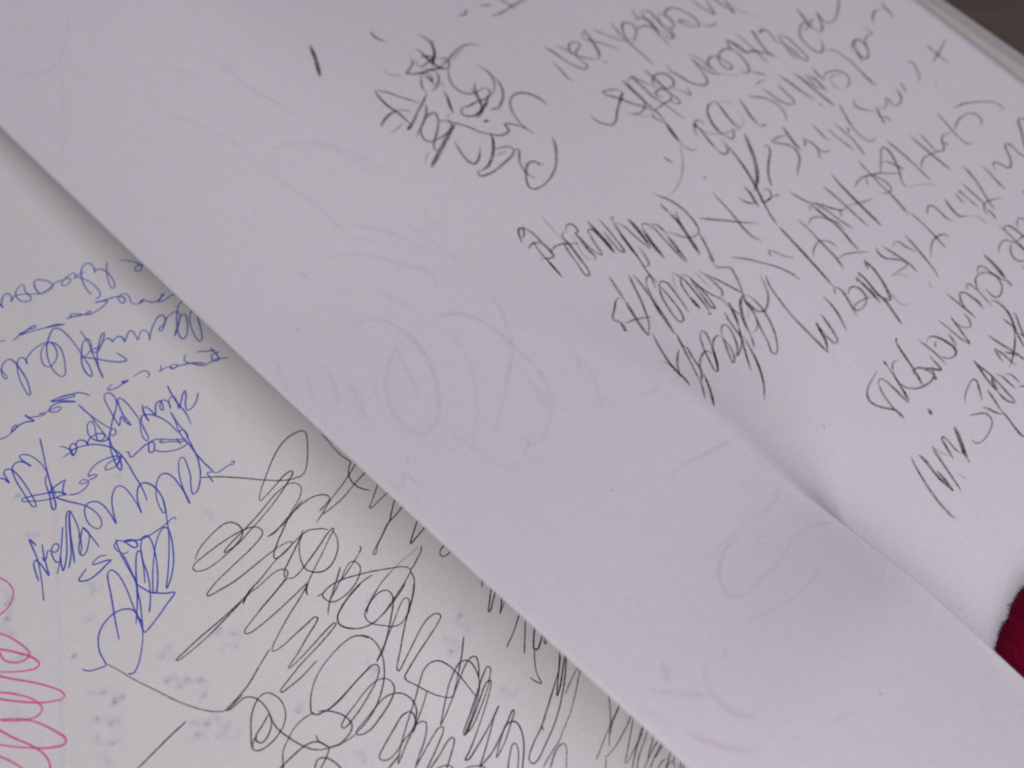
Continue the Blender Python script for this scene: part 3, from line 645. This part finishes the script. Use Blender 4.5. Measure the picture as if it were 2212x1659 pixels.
("pencil_line", "pencil", "leaf", """n6724,6589 6737,6744 6760,6871 6782,6945 6842,7023 6891,7168 6941,7275 7001,7354 7076,7345
n7007,7348 6943,7329 6895,7409
n7076,7345 7213,7417 7316,7479 7429,7525
n6754,6942 6666,7027
d6762,6963 6748,7142 6738,7339 6710,7571 6651,7795 6617,7968
n6804,6982 6832,7181 6827,7412 6840,7665
n7117,6861 7101,7080 7071,7312 7041,7546 7007,7804
n7367,6798 7322,6948 7267,7181 7218,7450 7177,7675 7145,7911
n6477,7156 6584,7118 6670,7173 6726,7274 6768,7425 6751,7591
n6441,7002 6425,7202 6371,7476 6330,7740 6254,8019
n6111,7569 6221,7488 6352,7455 6430,7517 6461,7603 6456,7702
n6325,7839 6425,7864 6543,7948 6695,8100
n7306,7012 7266,7230 7219,7486 7173,7744 7134,7934
n7809,6926 7762,7088 7725,7272 7678,7467 7653,7644 7605,7841 7535,8105
n7396,7219 7495,7174 7619,7177 7719,7231 7835,7304 7924,7415 8024,7518
n7639,7221 7586,7274 7546,7330
n7737,7262 7770,7389 7763,7519 7725,7613 7656,7625 7600,7595 7555,7509
n7843,7313 7925,7244 8046,7151 8153,7063 8219,7032 8245,7072 8221,7184 8138,7346 8043,7494 7946,7614 7896,7719 7919,7793
f7919,7793 8039,7865 8135,7957 8197,8094
n8003,7195 8057,7243 8090,7339 8106,7449 8122,7537
n8368,6988 8345,7160 8320,7366 8283,7583 8242,7773 8216,7959
n8658,7169 8637,7325 8605,7553 8573,7782 8543,8042
n8783,7238 8758,7367 8706,7549 8682,7693
n8290,7710 8385,7631 8485,7604 8582,7634 8695,7683 8753,7729 8810,7698 8881,7610 8939,7555 9004,7557 9090,7598
n8877,7629 8882,7734
n9245,7219 9211,7378 9142,7572 9099,7747 9078,7874 9100,7951 9167,7984
n9174,7609 9278,7558 9427,7533 9548,7563 9604,7644 9594,7762 9541,7827 9470,7844
n9498,7338 9636,7386 9771,7483 9894,7606 9967,7722 9976,7841 9957,7911 9883,7898"""),
("pencil_line", "pencil", "leaf", """d6180,6888 6091,7353 6014,7751 5937,8124
n5937,8124 5860,8216
n5953,8129 5968,8231 5923,8377 5853,8548 5792,8702
n5732,8106 5707,8286 5645,8492 5532,8748
n5461,7298 5387,7428 5314,7662 5245,7932 5197,8228 5159,8537 5124,8783
d5124,8783 5236,8631 5298,8486 5364,8318
n5364,8318 5320,8486 5290,8642 5297,8762 5349,8744 5404,8616 5461,8435 5504,8279
n5973,8352 6073,8301 6126,8336 6145,8446 6095,8587 6005,8650 5902,8651 5856,8609 5899,8548 6034,8570 6178,8647
n6256,8248 6210,8322
d6256,8248 6236,8383 6206,8579 6174,8715 6162,8790
n6340,8203 6298,8284
d6338,8216 6299,8430 6241,8653 6228,8814 6157,9051 6080,9295
n6540,8137 6455,8298
d6540,8137 6513,8340 6444,8551 6352,8763 6276,8876 6245,8776
f6472,8526 6397,8700 6346,8875 6322,9026 6350,9107 6415,9132
n6812,8124 6763,8199 6752,8335 6830,8476 6888,8594 6858,8664 6736,8646 6592,8617
f6592,8617 6680,8697 6732,8841
n6879,8159 6887,8320 6897,8544 6894,8695 6857,8878
n6974,8305 7030,8267 7079,8297 7084,8441 7113,8617
n7226,8294 7182,8502 7107,8781 7041,9011 6969,9185
n7165,8858 7247,8774 7379,8690 7492,8676 7580,8727 7604,8823
n7575,8085 7551,8306 7497,8587 7423,8908
f6810,9114 6790,9229
n7701,8310 7796,8236 7845,8226 7868,8278 7859,8412 7828,8567 7838,8678
n8085,8307 8018,8468 7978,8613 7976,8711 8054,8788
f8054,8788 8115,8896 8116,9025 8102,9134
n8249,8367 8212,8494 8188,8602
n8333,8376 8303,8512 8280,8659 8259,8822
n8333,8376 8278,8454
n8454,8330 8427,8472 8395,8659 8360,8817 8316,8886
n8706,8145 8670,8302 8609,8479 8530,8657 8440,8846 8369,9035
n8613,8990 8516,8910 8434,8851 8359,8841 8281,8916 8233,9005
n8319,8916 8289,9055 8241,9184
n8878,8353 8859,8496 8800,8705 8748,8925
n8951,8565 9006,8480 9046,8454 9072,8514 9079,8603 9094,8703 9162,8688 9263,8582 9346,8451 9398,8385 9449,8399 9444,8500 9408,8641 9395,8813
n9470,8752 9594,8591 9762,8405 9879,8258 9935,8222 9972,8256 9966,8373
n8875,9127 8878,9238"""),
("pencil_line", "pencil", "leaf", """d5858,9381 5823,9423 5783,9526 5723,9714 5663,9903 5608,10054 5549,10210
n5845,9385 5874,9390
d5503,9481 5477,9579
n5477,9579 5431,9738 5364,9934 5310,10103 5278,10216
n5202,9687 5236,9646 5283,9656 5295,9726 5282,9885 5257,10073 5239,10239
n5239,10239 5288,10140 5348,10000
n5202,9687 5149,9789 5096,9956 5061,10105 5056,10209
d5056,10209 5030,10350
n5338,9521 5203,9557 5076,9602 4996,9665 4944,9766 4946,9878 4989,10014 5047,10152 5038,10293
n5469,9701 5532,9631 5589,9608 5629,9642
n5469,9701 5403,9831 5378,9953 5409,10087 5469,10174 5563,10230 5669,10258 5733,10236 5724,10303 5766,10213 5848,10099
n5593,9987 5650,9931 5702,9947 5758,10039 5821,10142 5871,10250 5908,10140 5923,10044 5949,9953
n5735,10029 5767,10145 5749,10212
n6037,9648 6034,9806 6021,9998 6001,10133 5970,10253
n6077,9773 6137,9741 6196,9766 6230,9849 6249,9994
d6230,9849 6249,9994 6244,10131 6208,10222 6148,10254 6067,10218
n6067,10218 6030,10105
n6169,9857 6126,9890 6094,9937
n6366,9924 6327,10035 6282,10151 6265,10126
b5323,10533 5296,10643
n6835,9443 6827,9624 6808,9815 6796,9972 6770,10099
n6952,10069 6997,9933 7010,9775 7006,9649 6959,9604 6898,9660 6839,9772 6802,9893
n6592,9754 6555,9862 6549,9983 6580,10071 6634,10108 6683,10048 6723,9953 6732,9879
n6584,9776 6537,9922 6471,10129 6412,10302 6415,10241
n6443,9661 6430,9833 6411,10040 6403,10223 6415,10285
n7071,9654 7120,9581 7152,9603 7148,9708 7131,9840 7095,9989 7066,10125
n7361,9589 7416,9532 7470,9520 7498,9582 7486,9723 7484,9856 7488,9955 7500,10017
n7147,9796 7208,9683 7284,9614 7357,9606 7431,9656 7473,9750 7474,9865 7428,9980 7351,10071 7253,10109 7203,10080 7198,9983 7231,9851
b7656,9434 7633,9593 7584,9796 7519,10000
n7519,10000 7487,10160
n7800,9604 7906,9526 7997,9505 8050,9546 8073,9613 8115,9663
n8184,9280 8160,9449 8122,9652 8083,9855 8062,9962
n8171,9397 8228,9358 8268,9398 8270,9503 8256,9622 8240,9807
n8302,9550 8384,9459 8458,9427 8483,9480 8466,9612
n8048,9631 7955,9702 7875,9825 7870,9937 7959,10052
n8048,9631 8090,9658 8088,9724 8047,9975
n8133,9686 8205,9687 8300,9755
f7843,9983 7770,10219"""),
("pencil_line", "pencil", "leaf", """n7107,10051 7149,10101 7152,10230 7125,10372 7067,10514
d7125,10372 7067,10514 6980,10653 6866,10774
n6866,10774 6763,10863 6664,10934
n6995,10403 6982,10519 6977,10626 6967,10725
n7120,10480 7157,10490 7128,10561 7040,10701 6922,10930
n7061,10504 6967,10680 6896,10821 6794,11050
n6948,10787 6943,10940
n6671,10404 6661,10586 6668,10795 6671,10966 6655,11243
n6555,10653 6559,10790 6540,10959 6522,11129
n6555,10653 6507,10774 6458,10929
n6598,10818 6630,10918 6649,11031
n6871,10779 6715,10903 6566,11000 6440,11065
d6247,10523 6201,10699 6136,10895 6094,11052 6075,11171
n6075,11171 6043,11319 6046,11450 6075,11522 6097,11484 6136,11295 6179,11087 6211,10889 6224,10710 6240,10563
b6195,10938 6127,11054 6085,11161
n6267,10952 6280,11073 6260,11242 6243,11393
n6316,11105 6352,11087 6372,11169 6361,11279 6346,11369
n6292,11396 6372,11488
n5687,10901 5789,10817 5920,10755 6021,10740 6028,10800 5970,10906 5843,11097
n5580,11106 5657,11180 5720,11268 5717,11387 5674,11464 5586,11517 5471,11549 5378,11542 5322,11498 5325,11395
n5767,11172 5794,11228 5809,11363 5842,11516
n6011,11032 5952,11223 5876,11448
d5876,11448 5842,11616 5786,11823 5754,11972 5761,12083
b5332,11041 5275,11172 5198,11324 5132,11450 5090,11551
n5090,11551 5061,11641
n4980,11383 5019,11268 5065,11133 5103,11028 5133,11012 5139,11073 5118,11197 5094,11325 5096,11412 5113,11440
f4948,10972 4947,11092 4958,11213 4981,11322
n4946,10989 4887,11182 4825,11393 4764,11605 4725,11749 4700,11842
d4758,10931 4745,11062 4701,11256 4664,11442 4652,11588 4640,11733
d4727,11318 4702,11462 4671,11598 4643,11738
n4675,10855 4619,10987 4556,11170 4490,11387 4428,11631 4388,11850 4371,11987 4375,12064
f4858,11582 4862,11682 4859,11781"""),
("pencil_line", "pencil", "leaf", """d3381,4996 3433,4918 3479,4846 3527,4818 3551,4849 3519,4899 3452,4954
n3571,4821 3590,4912 3590,5022 3571,5150 3567,5246 3532,5372 3476,5371 3445,5345 3384,5295
n3381,5105 3472,5081 3536,5110 3577,5144
n3509,5045 3460,5203 3433,5357 3406,5513
d3433,5357 3406,5513 3379,5669
f3867,4849 3840,5003 3806,5218
n3534,5351 3584,5303 3664,5281 3762,5316 3846,5384 3905,5420
n3787,5292 3729,5422 3675,5622 3622,5823 3647,5855 3698,5796 3740,5653 3777,5505 3817,5338 3827,5235 3901,5184
n3914,5217 3991,5145 4054,5150 4069,5228 4039,5293 4005,5289 3969,5415 3929,5583 3917,5707 3874,5739
f3874,5739 3839,5688 3826,5589 3888,5418 3937,5279
n4124,5381 4174,5353 4205,5399 4190,5543
n4137,5369 4073,5541 4007,5734 3988,5696 3965,5568 3999,5350
b4256,5239 4227,5415 4196,5613 4154,5803
n4154,5803 4179,5667 4207,5489
n4392,5318 4362,5495 4321,5685 4268,5867 4235,5841 4248,5697 4291,5486
n4514,5431 4549,5390 4570,5417
n4514,5431 4449,5604 4394,5806 4340,6029 4276,6224 4228,6386 4158,6510
b4449,5604 4394,5806 4340,6029
n4510,5472 4561,5576 4560,5729 4559,5883 4567,6031
b4695,5530 4675,5681 4636,5851 4585,6033
n4472,5907 4435,6056 4364,6200 4304,6178
n4732,5744 4792,5699 4838,5743 4825,5832
b4732,5744 4667,5938 4630,6108 4608,6245
n4881,5762 4927,5817 4931,5930 4913,6004
b4913,6004 4877,6175 4842,6325 4815,6460
n4867,5775 4837,6016 4810,6236 4784,6459
n4947,5974 5011,6053 5068,6159 5164,6230 5239,6241 5318,6210 5363,6110 5401,5937 5400,5781 5363,5619 5270,5452
b5209,5776 5195,5965 5129,6182 5081,6346 5034,6489
n5223,5608 5209,5776
n5295,5816 5237,5907 5192,6007
n5290,6235 5229,6390 5154,6559 5096,6673 5099,6630 5117,6553
n5082,6685 5064,6763 5134,6820 5197,6884 5155,7025 5082,7175 5012,7302"""),
("pencil_line", "pencil", "leaf", """n3702,6349 3640,6333 3517,6414 3379,6530 3406,6598 3397,6683 3361,6757 3402,6641
n3434,6667 3547,6690 3661,6733 3786,6807
n3824,6032 3767,6210 3701,6426
b3701,6426 3621,6657 3555,6855 3530,6985
n3530,6985 3674,6856 3798,6659 3897,6467 3984,6269 4048,6141
n4086,6191 4063,6329 4012,6532 3947,6750
b4007,6595 3947,6750 3882,6969 3819,7167
n4093,6417 4152,6351 4233,6323 4251,6403 4247,6465
n4093,6417 4007,6595
n4219,6511 4295,6479 4341,6534 4319,6673 4284,6825 4220,7045
n4246,6486 4138,6627 4063,6816 4013,7002 4020,7074 4068,7088 4137,6983 4188,6776 4231,6520
f4520,6466 4438,6561 4355,6699
n4532,6474 4550,6576 4482,6659 4421,6836 4386,6989 4387,7089
b4418,6878 4387,7089
d4576,6572 4553,6733 4514,6950 4479,7124 4441,7241
n4441,7241 4411,7208
n4596,6553 4648,6625 4639,6752 4628,6924 4593,7099 4555,7205 4527,7161 4562,6986 4632,6679
n4645,6667 4647,6825 4673,7003 4726,7158 4729,7320 4745,7471
f4774,6607 4765,6757 4738,6963
n4828,6648 4851,6778 4852,6938 4830,7081 4752,7133 4717,7105
n4864,6765 4927,6930 4977,7109 5025,7290"""),
("pencil_line", "pencil", "leaf", """n3597,6988 3516,7170 3451,7349 3403,7513 3381,7651 3381,7743 3354,7875
n3362,7396 3399,7464 3406,7562 3386,7685
n3680,7380 3574,7454 3482,7541 3407,7639 3351,7720
n3842,7171 3764,7352 3666,7579 3564,7809 3510,7940
n3763,7366 3785,7412 3733,7568 3690,7717 3658,7814
n3493,7943 3621,7849 3706,7728 3855,7627 3943,7611 3983,7655 3967,7711
n4101,7365 4144,7352 4163,7388 4129,7488 4064,7618 3982,7751 3900,7870 3829,7938 3813,7911 3864,7768 3949,7578 4049,7415 4101,7365
d4064,7618 3982,7751 3900,7870 3829,7938
n4072,7624 4169,7547 4262,7527 4294,7566
n4311,7563 4403,7470 4461,7462 4479,7529 4431,7671 4367,7788 4306,7860 4231,7924 4380,7859 4466,7792
n4311,7563 4238,7702 4156,7849 4107,7965 4168,7935 4250,7801 4292,7623
b4774,7250 4717,7372 4662,7494 4590,7618
d4590,7618 4493,7752 4403,7893 4293,8067 4206,8206
n4613,7319 4565,7447 4525,7610 4482,7790
f4742,7377 4742,7515 4713,7598
b5023,7305 4949,7320 4872,7378 4784,7489 4695,7629 4628,7790
n4628,7790 4565,7907 4502,7988
n5023,7305 4952,7400 4926,7535 4885,7657 4798,7769 4716,7805 4657,7792
n4965,7333 4965,7443 4956,7563 4989,7642 5050,7668 5155,7624 5258,7527 5342,7392 5404,7252
n5050,7321 5061,7435 5049,7585 4993,7778 4904,7973 4797,8133 4690,8242 4640,8241 4637,8188 4712,8046 4792,7844 4878,7651
f4906,7485 4844,7557 4770,7586
n4533,7755 4455,7970 4387,8132 4293,8306 4172,8485
n4413,8073 4317,8276 4181,8476 3997,8666
n3399,7615 3385,7759 3348,7900
n3527,7918 3353,8162
d3653,7853 3533,8073 3360,8318"""),
("show_through", "ghost", "leaf", """n1509,1195 1663,1486 1810,1928 1845,2480 1924,2992 1939,3498 1950,3674
n2005,2286 2379,2397 2601,2620 2715,2950 2761,3275
n2502,2424 2688,2683 2845,3046 2896,3292
n1982,3492 2201,3756 2396,4087 2475,4463
n1850,3590 2087,3872 2302,4182 2411,4453
n1312,3625 1573,3727 1873,3943 2100,4315 2262,4683 2162,4865
n1170,3626 1223,3797
n1662,4318 1738,4698 1811,5084
n2530,3727 2567,4142 2605,4484 2641,4832
n2877,3871 2796,4065 2811,4430
n2578,5244 2428,5672 2205,6024 1804,6380 1487,6616 1198,6867
d1811,5084 2086,5254 2225,5573 2225,6043 2177,6567 1979,6939 1657,7175 1421,7204 1477,6982
d1041,4578 1258,4605 1410,4747 1489,5047 1414,5520 1188,5934 921,6205 715,6214 656,5929 728,5647 956,5339 1284,5120
n1311,5012 1139,5520 978,5902
n1880,5242 1755,5768 1521,6183 1223,6523 901,6821
n1786,6361 2022,6221 2162,6267
n928,6394 981,6725 999,7021 1076,7246 1284,7242 1567,7078
n2086,6191 2010,6589 1889,7038
n264,4269 160,4554 22,4842
n383,4601 258,4910 140,5135
n586,4714 476,5042 316,5316
n620,5185 492,5496 371,5722
n764,5328 697,5526
n673,4886 540,5281 358,5620
n2735,6535 2534,6823 2470,7050
n2702,6648 2585,6969 2305,7465
n96,6382 123,6586 267,6485 273,6755
n1971,7027 2084,7143
n1704,627 1888,740 2040,881 2095,1041 2056,1147
n594,-326 761,-141 952,-55 1201,-98 1494,-272 1666,-445
n2507,939 2492,1162 2509,1566 2598,1905 2623,2199
f1754,-614 1040,30 701,380 97,948
d2233,8663 2519,8694 2936,8794 3272,8843
n2663,7554 2914,7621 3154,7671
n3205,9702 2957,9865 2622,9884 2289,9840 1931,9839 1662,9832
d2303,9901 1942,9939 1674,10150 1604,10373 1644,10513 1870,10571 2241,10567 2623,10497 2896,10469 3258,10752
n2297,9983 2490,10246 2485,10478 2421,10691 2373,10925
d2626,10949 2535,11034 2260,11072 1933,11024 1678,10918 1431,10814
n2656,9387 2878,9473 2728,9546
n3214,9136 3197,9471 3228,9680
n3342,10058 3561,10511 3515,10735
n2762,11652 2940,11795 3115,11717
n2549,11770 2755,11960"""),
("show_through", "ghost_pink", "leaf", """n1102,10849 1040,10977
n890,10768 732,10965 651,11261 665,11530 796,11810
n583,10345 513,10572 421,10683
n259,10530 429,10816 655,11185
n204,11163 297,11544 445,11934 617,12160
n824,12357 942,12370
n1174,12556 1447,12713 1634,12820
n119,10565 153,11086
n782,12041 734,12134
n964,13045 1009,13032"""),
("paper_speck", "grey", "leaf", """f879,10845 871,10868
f1455,9505 1446,9537
f2329,13025 2315,13062
n1820,12850 1811,12882
n1643,8316 1638,8335
n4297,9510 4285,9564
f420,6327 380,6399
f678,4184 636,4248"""),
("show_through", "smudge", "low", """f-2487,4773 -3174,5899 -3552,6511 -4017,7261
n-3333,5230 -3598,5609 -3585,5747
n-3767,5877 -3558,6020
n-4068,6357 -3971,6511 -4105,6494
n-2794,5758 -2664,5916
n-3018,6052 -2835,6167
n-3296,6277 -3244,6389
n-3418,6761 -3288,6830 -3185,7049 -3330,6966
n-3551,6924 -3300,7288
n-3638,7128 -3418,7459
n-3694,7357 -3588,7490
n-2716,6968 -2545,6950 -2505,7113
n-2787,7140 -2660,7325 -2482,7439 -2621,7662
n-2851,7728 -2569,7976 -2573,8118 -2764,7958
n-2979,7833 -2841,7854 -2855,8012
n-2100,7073 -1936,7359 -2169,7379
n-1788,4880 -1780,5032
n-1324,5970 -1352,6083
n-789,7973 -600,8029
n-432,8837 -399,8995 -521,9061
n-1111,8479 -1193,8704
n-89,8730 -244,9023
n-453,9679 -211,9800
n-1881,9113 -1776,9245
n-1943,8267 -1989,8458
n-2734,4320 -2662,4461
n-2908,4847 -2783,4901"""),
]

FLAGS = {"n": (1.0, 0.66), "d": (1.05, 0.92), "b": (1.45, 0.92), "f": (0.85, 0.32)}

def catmull(p, step):
    p = np.asarray(p, float)
    if len(p) < 3:
        k = max(2, int(np.hypot(*(p[-1] - p[0])) / step) + 1)
        return p[0] + (p[-1] - p[0]) * np.linspace(0, 1, k)[:, None]
    q = np.vstack([2 * p[0] - p[1], p, 2 * p[-1] - p[-2]])
    out = []
    for i in range(1, len(q) - 2):
        p0, p1, p2, p3 = q[i - 1], q[i], q[i + 1], q[i + 2]
        def tj(ti, a, b_):
            return ti + max(np.hypot(*(b_ - a)), 1e-7) ** 0.5
        t0 = 0.0; t1 = tj(t0, p0, p1); t2 = tj(t1, p1, p2); t3 = tj(t2, p2, p3)
        k = max(2, int(np.hypot(*(p2 - p1)) / step) + 1)
        t = np.linspace(t1, t2, k, endpoint=False)[:, None]
        a1 = (t1 - t) / (t1 - t0) * p0 + (t - t0) / (t1 - t0) * p1
        a2 = (t2 - t) / (t2 - t1) * p1 + (t - t1) / (t2 - t1) * p2
        a3 = (t3 - t) / (t3 - t2) * p2 + (t - t2) / (t3 - t2) * p3
        b1 = (t2 - t) / (t2 - t0) * a1 + (t - t0) / (t2 - t0) * a2
        b2 = (t3 - t) / (t3 - t1) * a2 + (t - t1) / (t3 - t1) * a3
        out.append((t2 - t) / (t2 - t1) * b1 + (t - t1) / (t2 - t1) * b2)
    out.append(p[-1:])
    return np.vstack(out)

rng = np.random.default_rng(3)
for gi, (gname, mat, page, text) in enumerate(WRITING):
    material, width = INK[mat]
    V, Fc, AL = [], [], []
    soft = mat in ("ghost", "ghost_pink", "smudge")
    for si, line in enumerate(text.split("\n")):
        wm, al = FLAGS[line[0]]
        pts = np.array([[float(c) for c in p.split(",")] for p in line[1:].split()]) / 50000.0
        if len(pts) == 1:
            pts = np.vstack([pts, pts + 1e-4])
        dot = np.hypot(*(pts[-1] - pts[0])) < 0.0009 and len(pts) == 2
        if dot and line[0] == "n":
            wm, al = 1.5, 0.85
        c = catmull(pts, (0.0003 if mat == 'smudge' else 0.0009) if soft else 0.00045)
        if mat == "smudge" and line[0] != "f":
            ar = np.concatenate([[0], np.cumsum(np.hypot(*np.diff(c, axis=0).T))])
            c = c + np.stack([np.sin(ar * 2600.0 + si), np.cos(ar * 1700.0 + 2.0 * si)], 1) * 0.0008
        k = len(c)
        seg = np.hypot(*np.diff(c, axis=0).T)
        arc = np.concatenate([[0], np.cumsum(seg)])
        tot = max(arc[-1], 1e-6)
        tang = np.gradient(c, axis=0)
        tang /= np.maximum(np.hypot(tang[:, 0], tang[:, 1]), 1e-9)[:, None]
        nor = np.stack([-tang[:, 1], tang[:, 0]], 1)
        ph = rng.uniform(0, 6.28, 3)
        if mat == "pencil":
            pres = 0.86 + 0.13 * np.sin(arc * 260 + ph[0]) + 0.10 * np.sin(arc * 700 + ph[1])
            tap = 0.0025
        elif soft:
            pres = 0.78 + 0.22 * np.sin(arc * 110 + ph[0]); tap = 0.003
        else:
            pres = 0.90 + 0.10 * np.sin(arc * 300 + ph[0]); tap = 0.0006
        tap = min(tap, tot * 0.35)
        ends = np.minimum(np.clip(arc / tap, 0, 1), np.clip((tot - arc) / tap, 0, 1))
        e0 = 0.45 if mat == "pencil" else (0.0 if soft else 0.7)
        if dot:
            e0 = 0.9
        pres = np.clip(pres, 0.25, 1.1) * (e0 + (1 - e0) * ends)
        if not soft and mat != "pencil":
            al = {"n": 0.9, "d": 1.0, "b": 1.0, "f": 0.45}[line[0]]
        w = width * 0.001 * wm * (0.72 + 0.28 * ends) * (0.9 + 0.12 * np.sin(arc * 220 + ph[2]))
        off = 0.00005 + 0.0000009 * si + 0.00002 * np.linspace(0, 1, k) + 0.0000002 * (gi % 4)
        base = len(V)
        prof = ((-0.72, 0.0), (-0.30, 1.0), (0.30, 1.0), (0.72, 0.0))
        if mat == "pencil":
            prof = ((-0.82, 0.0), (-0.22, 1.0), (0.22, 1.0), (0.82, 0.0))
        if soft:
            prof = ((-0.7, 0.0), (-0.05, 1.0), (0.05, 1.0), (0.7, 0.0))
        for a_, f_ in prof:
            q = c + nor * (w * a_)[:, None]
            if page == "leaf":
                P = leaf_point(np.maximum(q[:, 0], 0.0), q[:, 1] / LEN)
            else:
                P = low_point(q[:, 0], q[:, 1])
            P[:, 2] += off
            V.extend(P.tolist())
            AL.extend((f_ * al * pres).tolist())
        for r_ in range(3):
            for i in range(k - 1):
                a0 = base + r_ * k + i
                Fc.append((a0, a0 + 1, a0 + k + 1, a0 + k))
    o = mesh_obj(gname, V, Fc, material, leaf if page == "leaf" else low)
    at = o.data.attributes.new("press", 'FLOAT', 'POINT')
    at.data.foreach_set("value", np.array(AL, dtype=np.float32))
    if o.data.polygons[0].normal.z < 0:
        o.data.flip_normals()

for nm, lb in (("pink_pen_loops", "pink pen loops at the left edge of the lower page"),
               ("pencil_scribble", "dark pencil scribble standing apart from the written lines")):
    bpy.data.objects[nm]["label"] = lb

# ------------------------------------------------------------------ the red cloth at the right
m, nt, N_, L_, b = new_mat("crimson_velvet")
b.inputs["Base Color"].default_value = (0.155, 0.0006, 0.018, 1)
b.inputs["Roughness"].default_value = 0.9
b.inputs["Specular IOR Level"].default_value = 0.1
b.inputs["Sheen Weight"].default_value = 0.25
b.inputs["Sheen Tint"].default_value = (0.5, 0.05, 0.2, 1)
tc = N_.new("ShaderNodeTexCoord"); nz = N_.new("ShaderNodeTexNoise"); nz.inputs["Scale"].default_value = 900.0
L_.new(tc.outputs["Object"], nz.inputs["Vector"])
bp = N_.new("ShaderNodeBump"); bp.inputs["Strength"].default_value = 0.6; bp.inputs["Distance"].default_value = 0.0006
L_.new(nz.outputs["Fac"], bp.inputs["Height"]); L_.new(bp.outputs["Normal"], b.inputs["Normal"])
VELVET = m
edge = catmull(np.array(CLOTH_EDGE), 0.001)
cx_, cy_ = edge[:, 0].mean() + 0.055, edge[:, 1].mean() - 0.002
ne = len(edge)
NR = 34
cv = []
for r_ in range(NR):
    f = r_ / (NR - 1)
    for i, (x, y) in enumerate(edge):
        g = f ** 1.6
        px = x + (cx_ + 0.03 - x) * g
        py = y + (cy_ - y) * g * 0.9
        dist = math.hypot(px - x, py - y)
        z = ZF + 0.0006 + 0.0050 * math.sqrt(max(0.0, 1 - (1 - min(1, dist / 0.011)) ** 2)) + 0.0006 * math.sin(px * 260 + py * 120) * min(1, dist / 0.01)
        cv.append((px, py, z))
cloth_root = bpy.data.objects.new("red_cloth", None)
scene.collection.objects.link(cloth_root)
cloth_root["label"] = "dark red fuzzy cloth lying on the right page behind the leaf's fold"
cloth_root["category"] = "cloth"
cl = mesh_obj("cloth_fold", cv, grid_faces(ne, NR), VELVET, cloth_root)
if cl.data.polygons[len(cl.data.polygons) // 2].normal.z < 0:
    cl.data.flip_normals()
# pile fibres standing off the cloth
fv, ff = [], []
for k in range(2600):
    if k < 1500:
        i = random.randrange(ne); r_ = random.choice((0, 0, 1, 2, 3, 4, 5))
    else:
        i = random.randrange(ne); r_ = random.randrange(6, NR)
    p = Vector(cv[r_ * ne + i])
    out = Vector((p.x - cx_, p.y - cy_, 0)).normalized()
    dirv = (out * random.uniform(0.1, 1.0) * (1.0 if r_ < 6 else 0.4) + Vector((random.uniform(-.5, .5), random.uniform(-.5, .5), random.uniform(0.05, .9)))).normalized()
    ln = random.uniform(0.0004, 0.0011)
    side = dirv.cross(Vector((random.uniform(-1, 1), random.uniform(-1, 1), random.uniform(-1, 1)))).normalized() * 0.00007
    p1 = p + dirv * ln * 0.6 + Vector((random.uniform(-1, 1), random.uniform(-1, 1), 0)) * ln * 0.15
    p2 = p + dirv * ln + Vector((random.uniform(-1, 1), random.uniform(-1, 1), random.uniform(-.6, .3))) * ln * 0.35
    q = len(fv)
    fv += [p - side, p + side, p1 + side * .8, p1 - side * .8, p2]
    ff += [(q, q + 1, q + 2, q + 3), (q + 3, q + 2, q + 4)]
fz = mesh_obj("cloth_pile", fv, ff, VELVET, cloth_root, smooth=False)
fz["kind"] = "stuff"
for o in scene.objects:
    if o.name.startswith(("show_through", "paper_speck")):
        o["kind"] = "stuff"
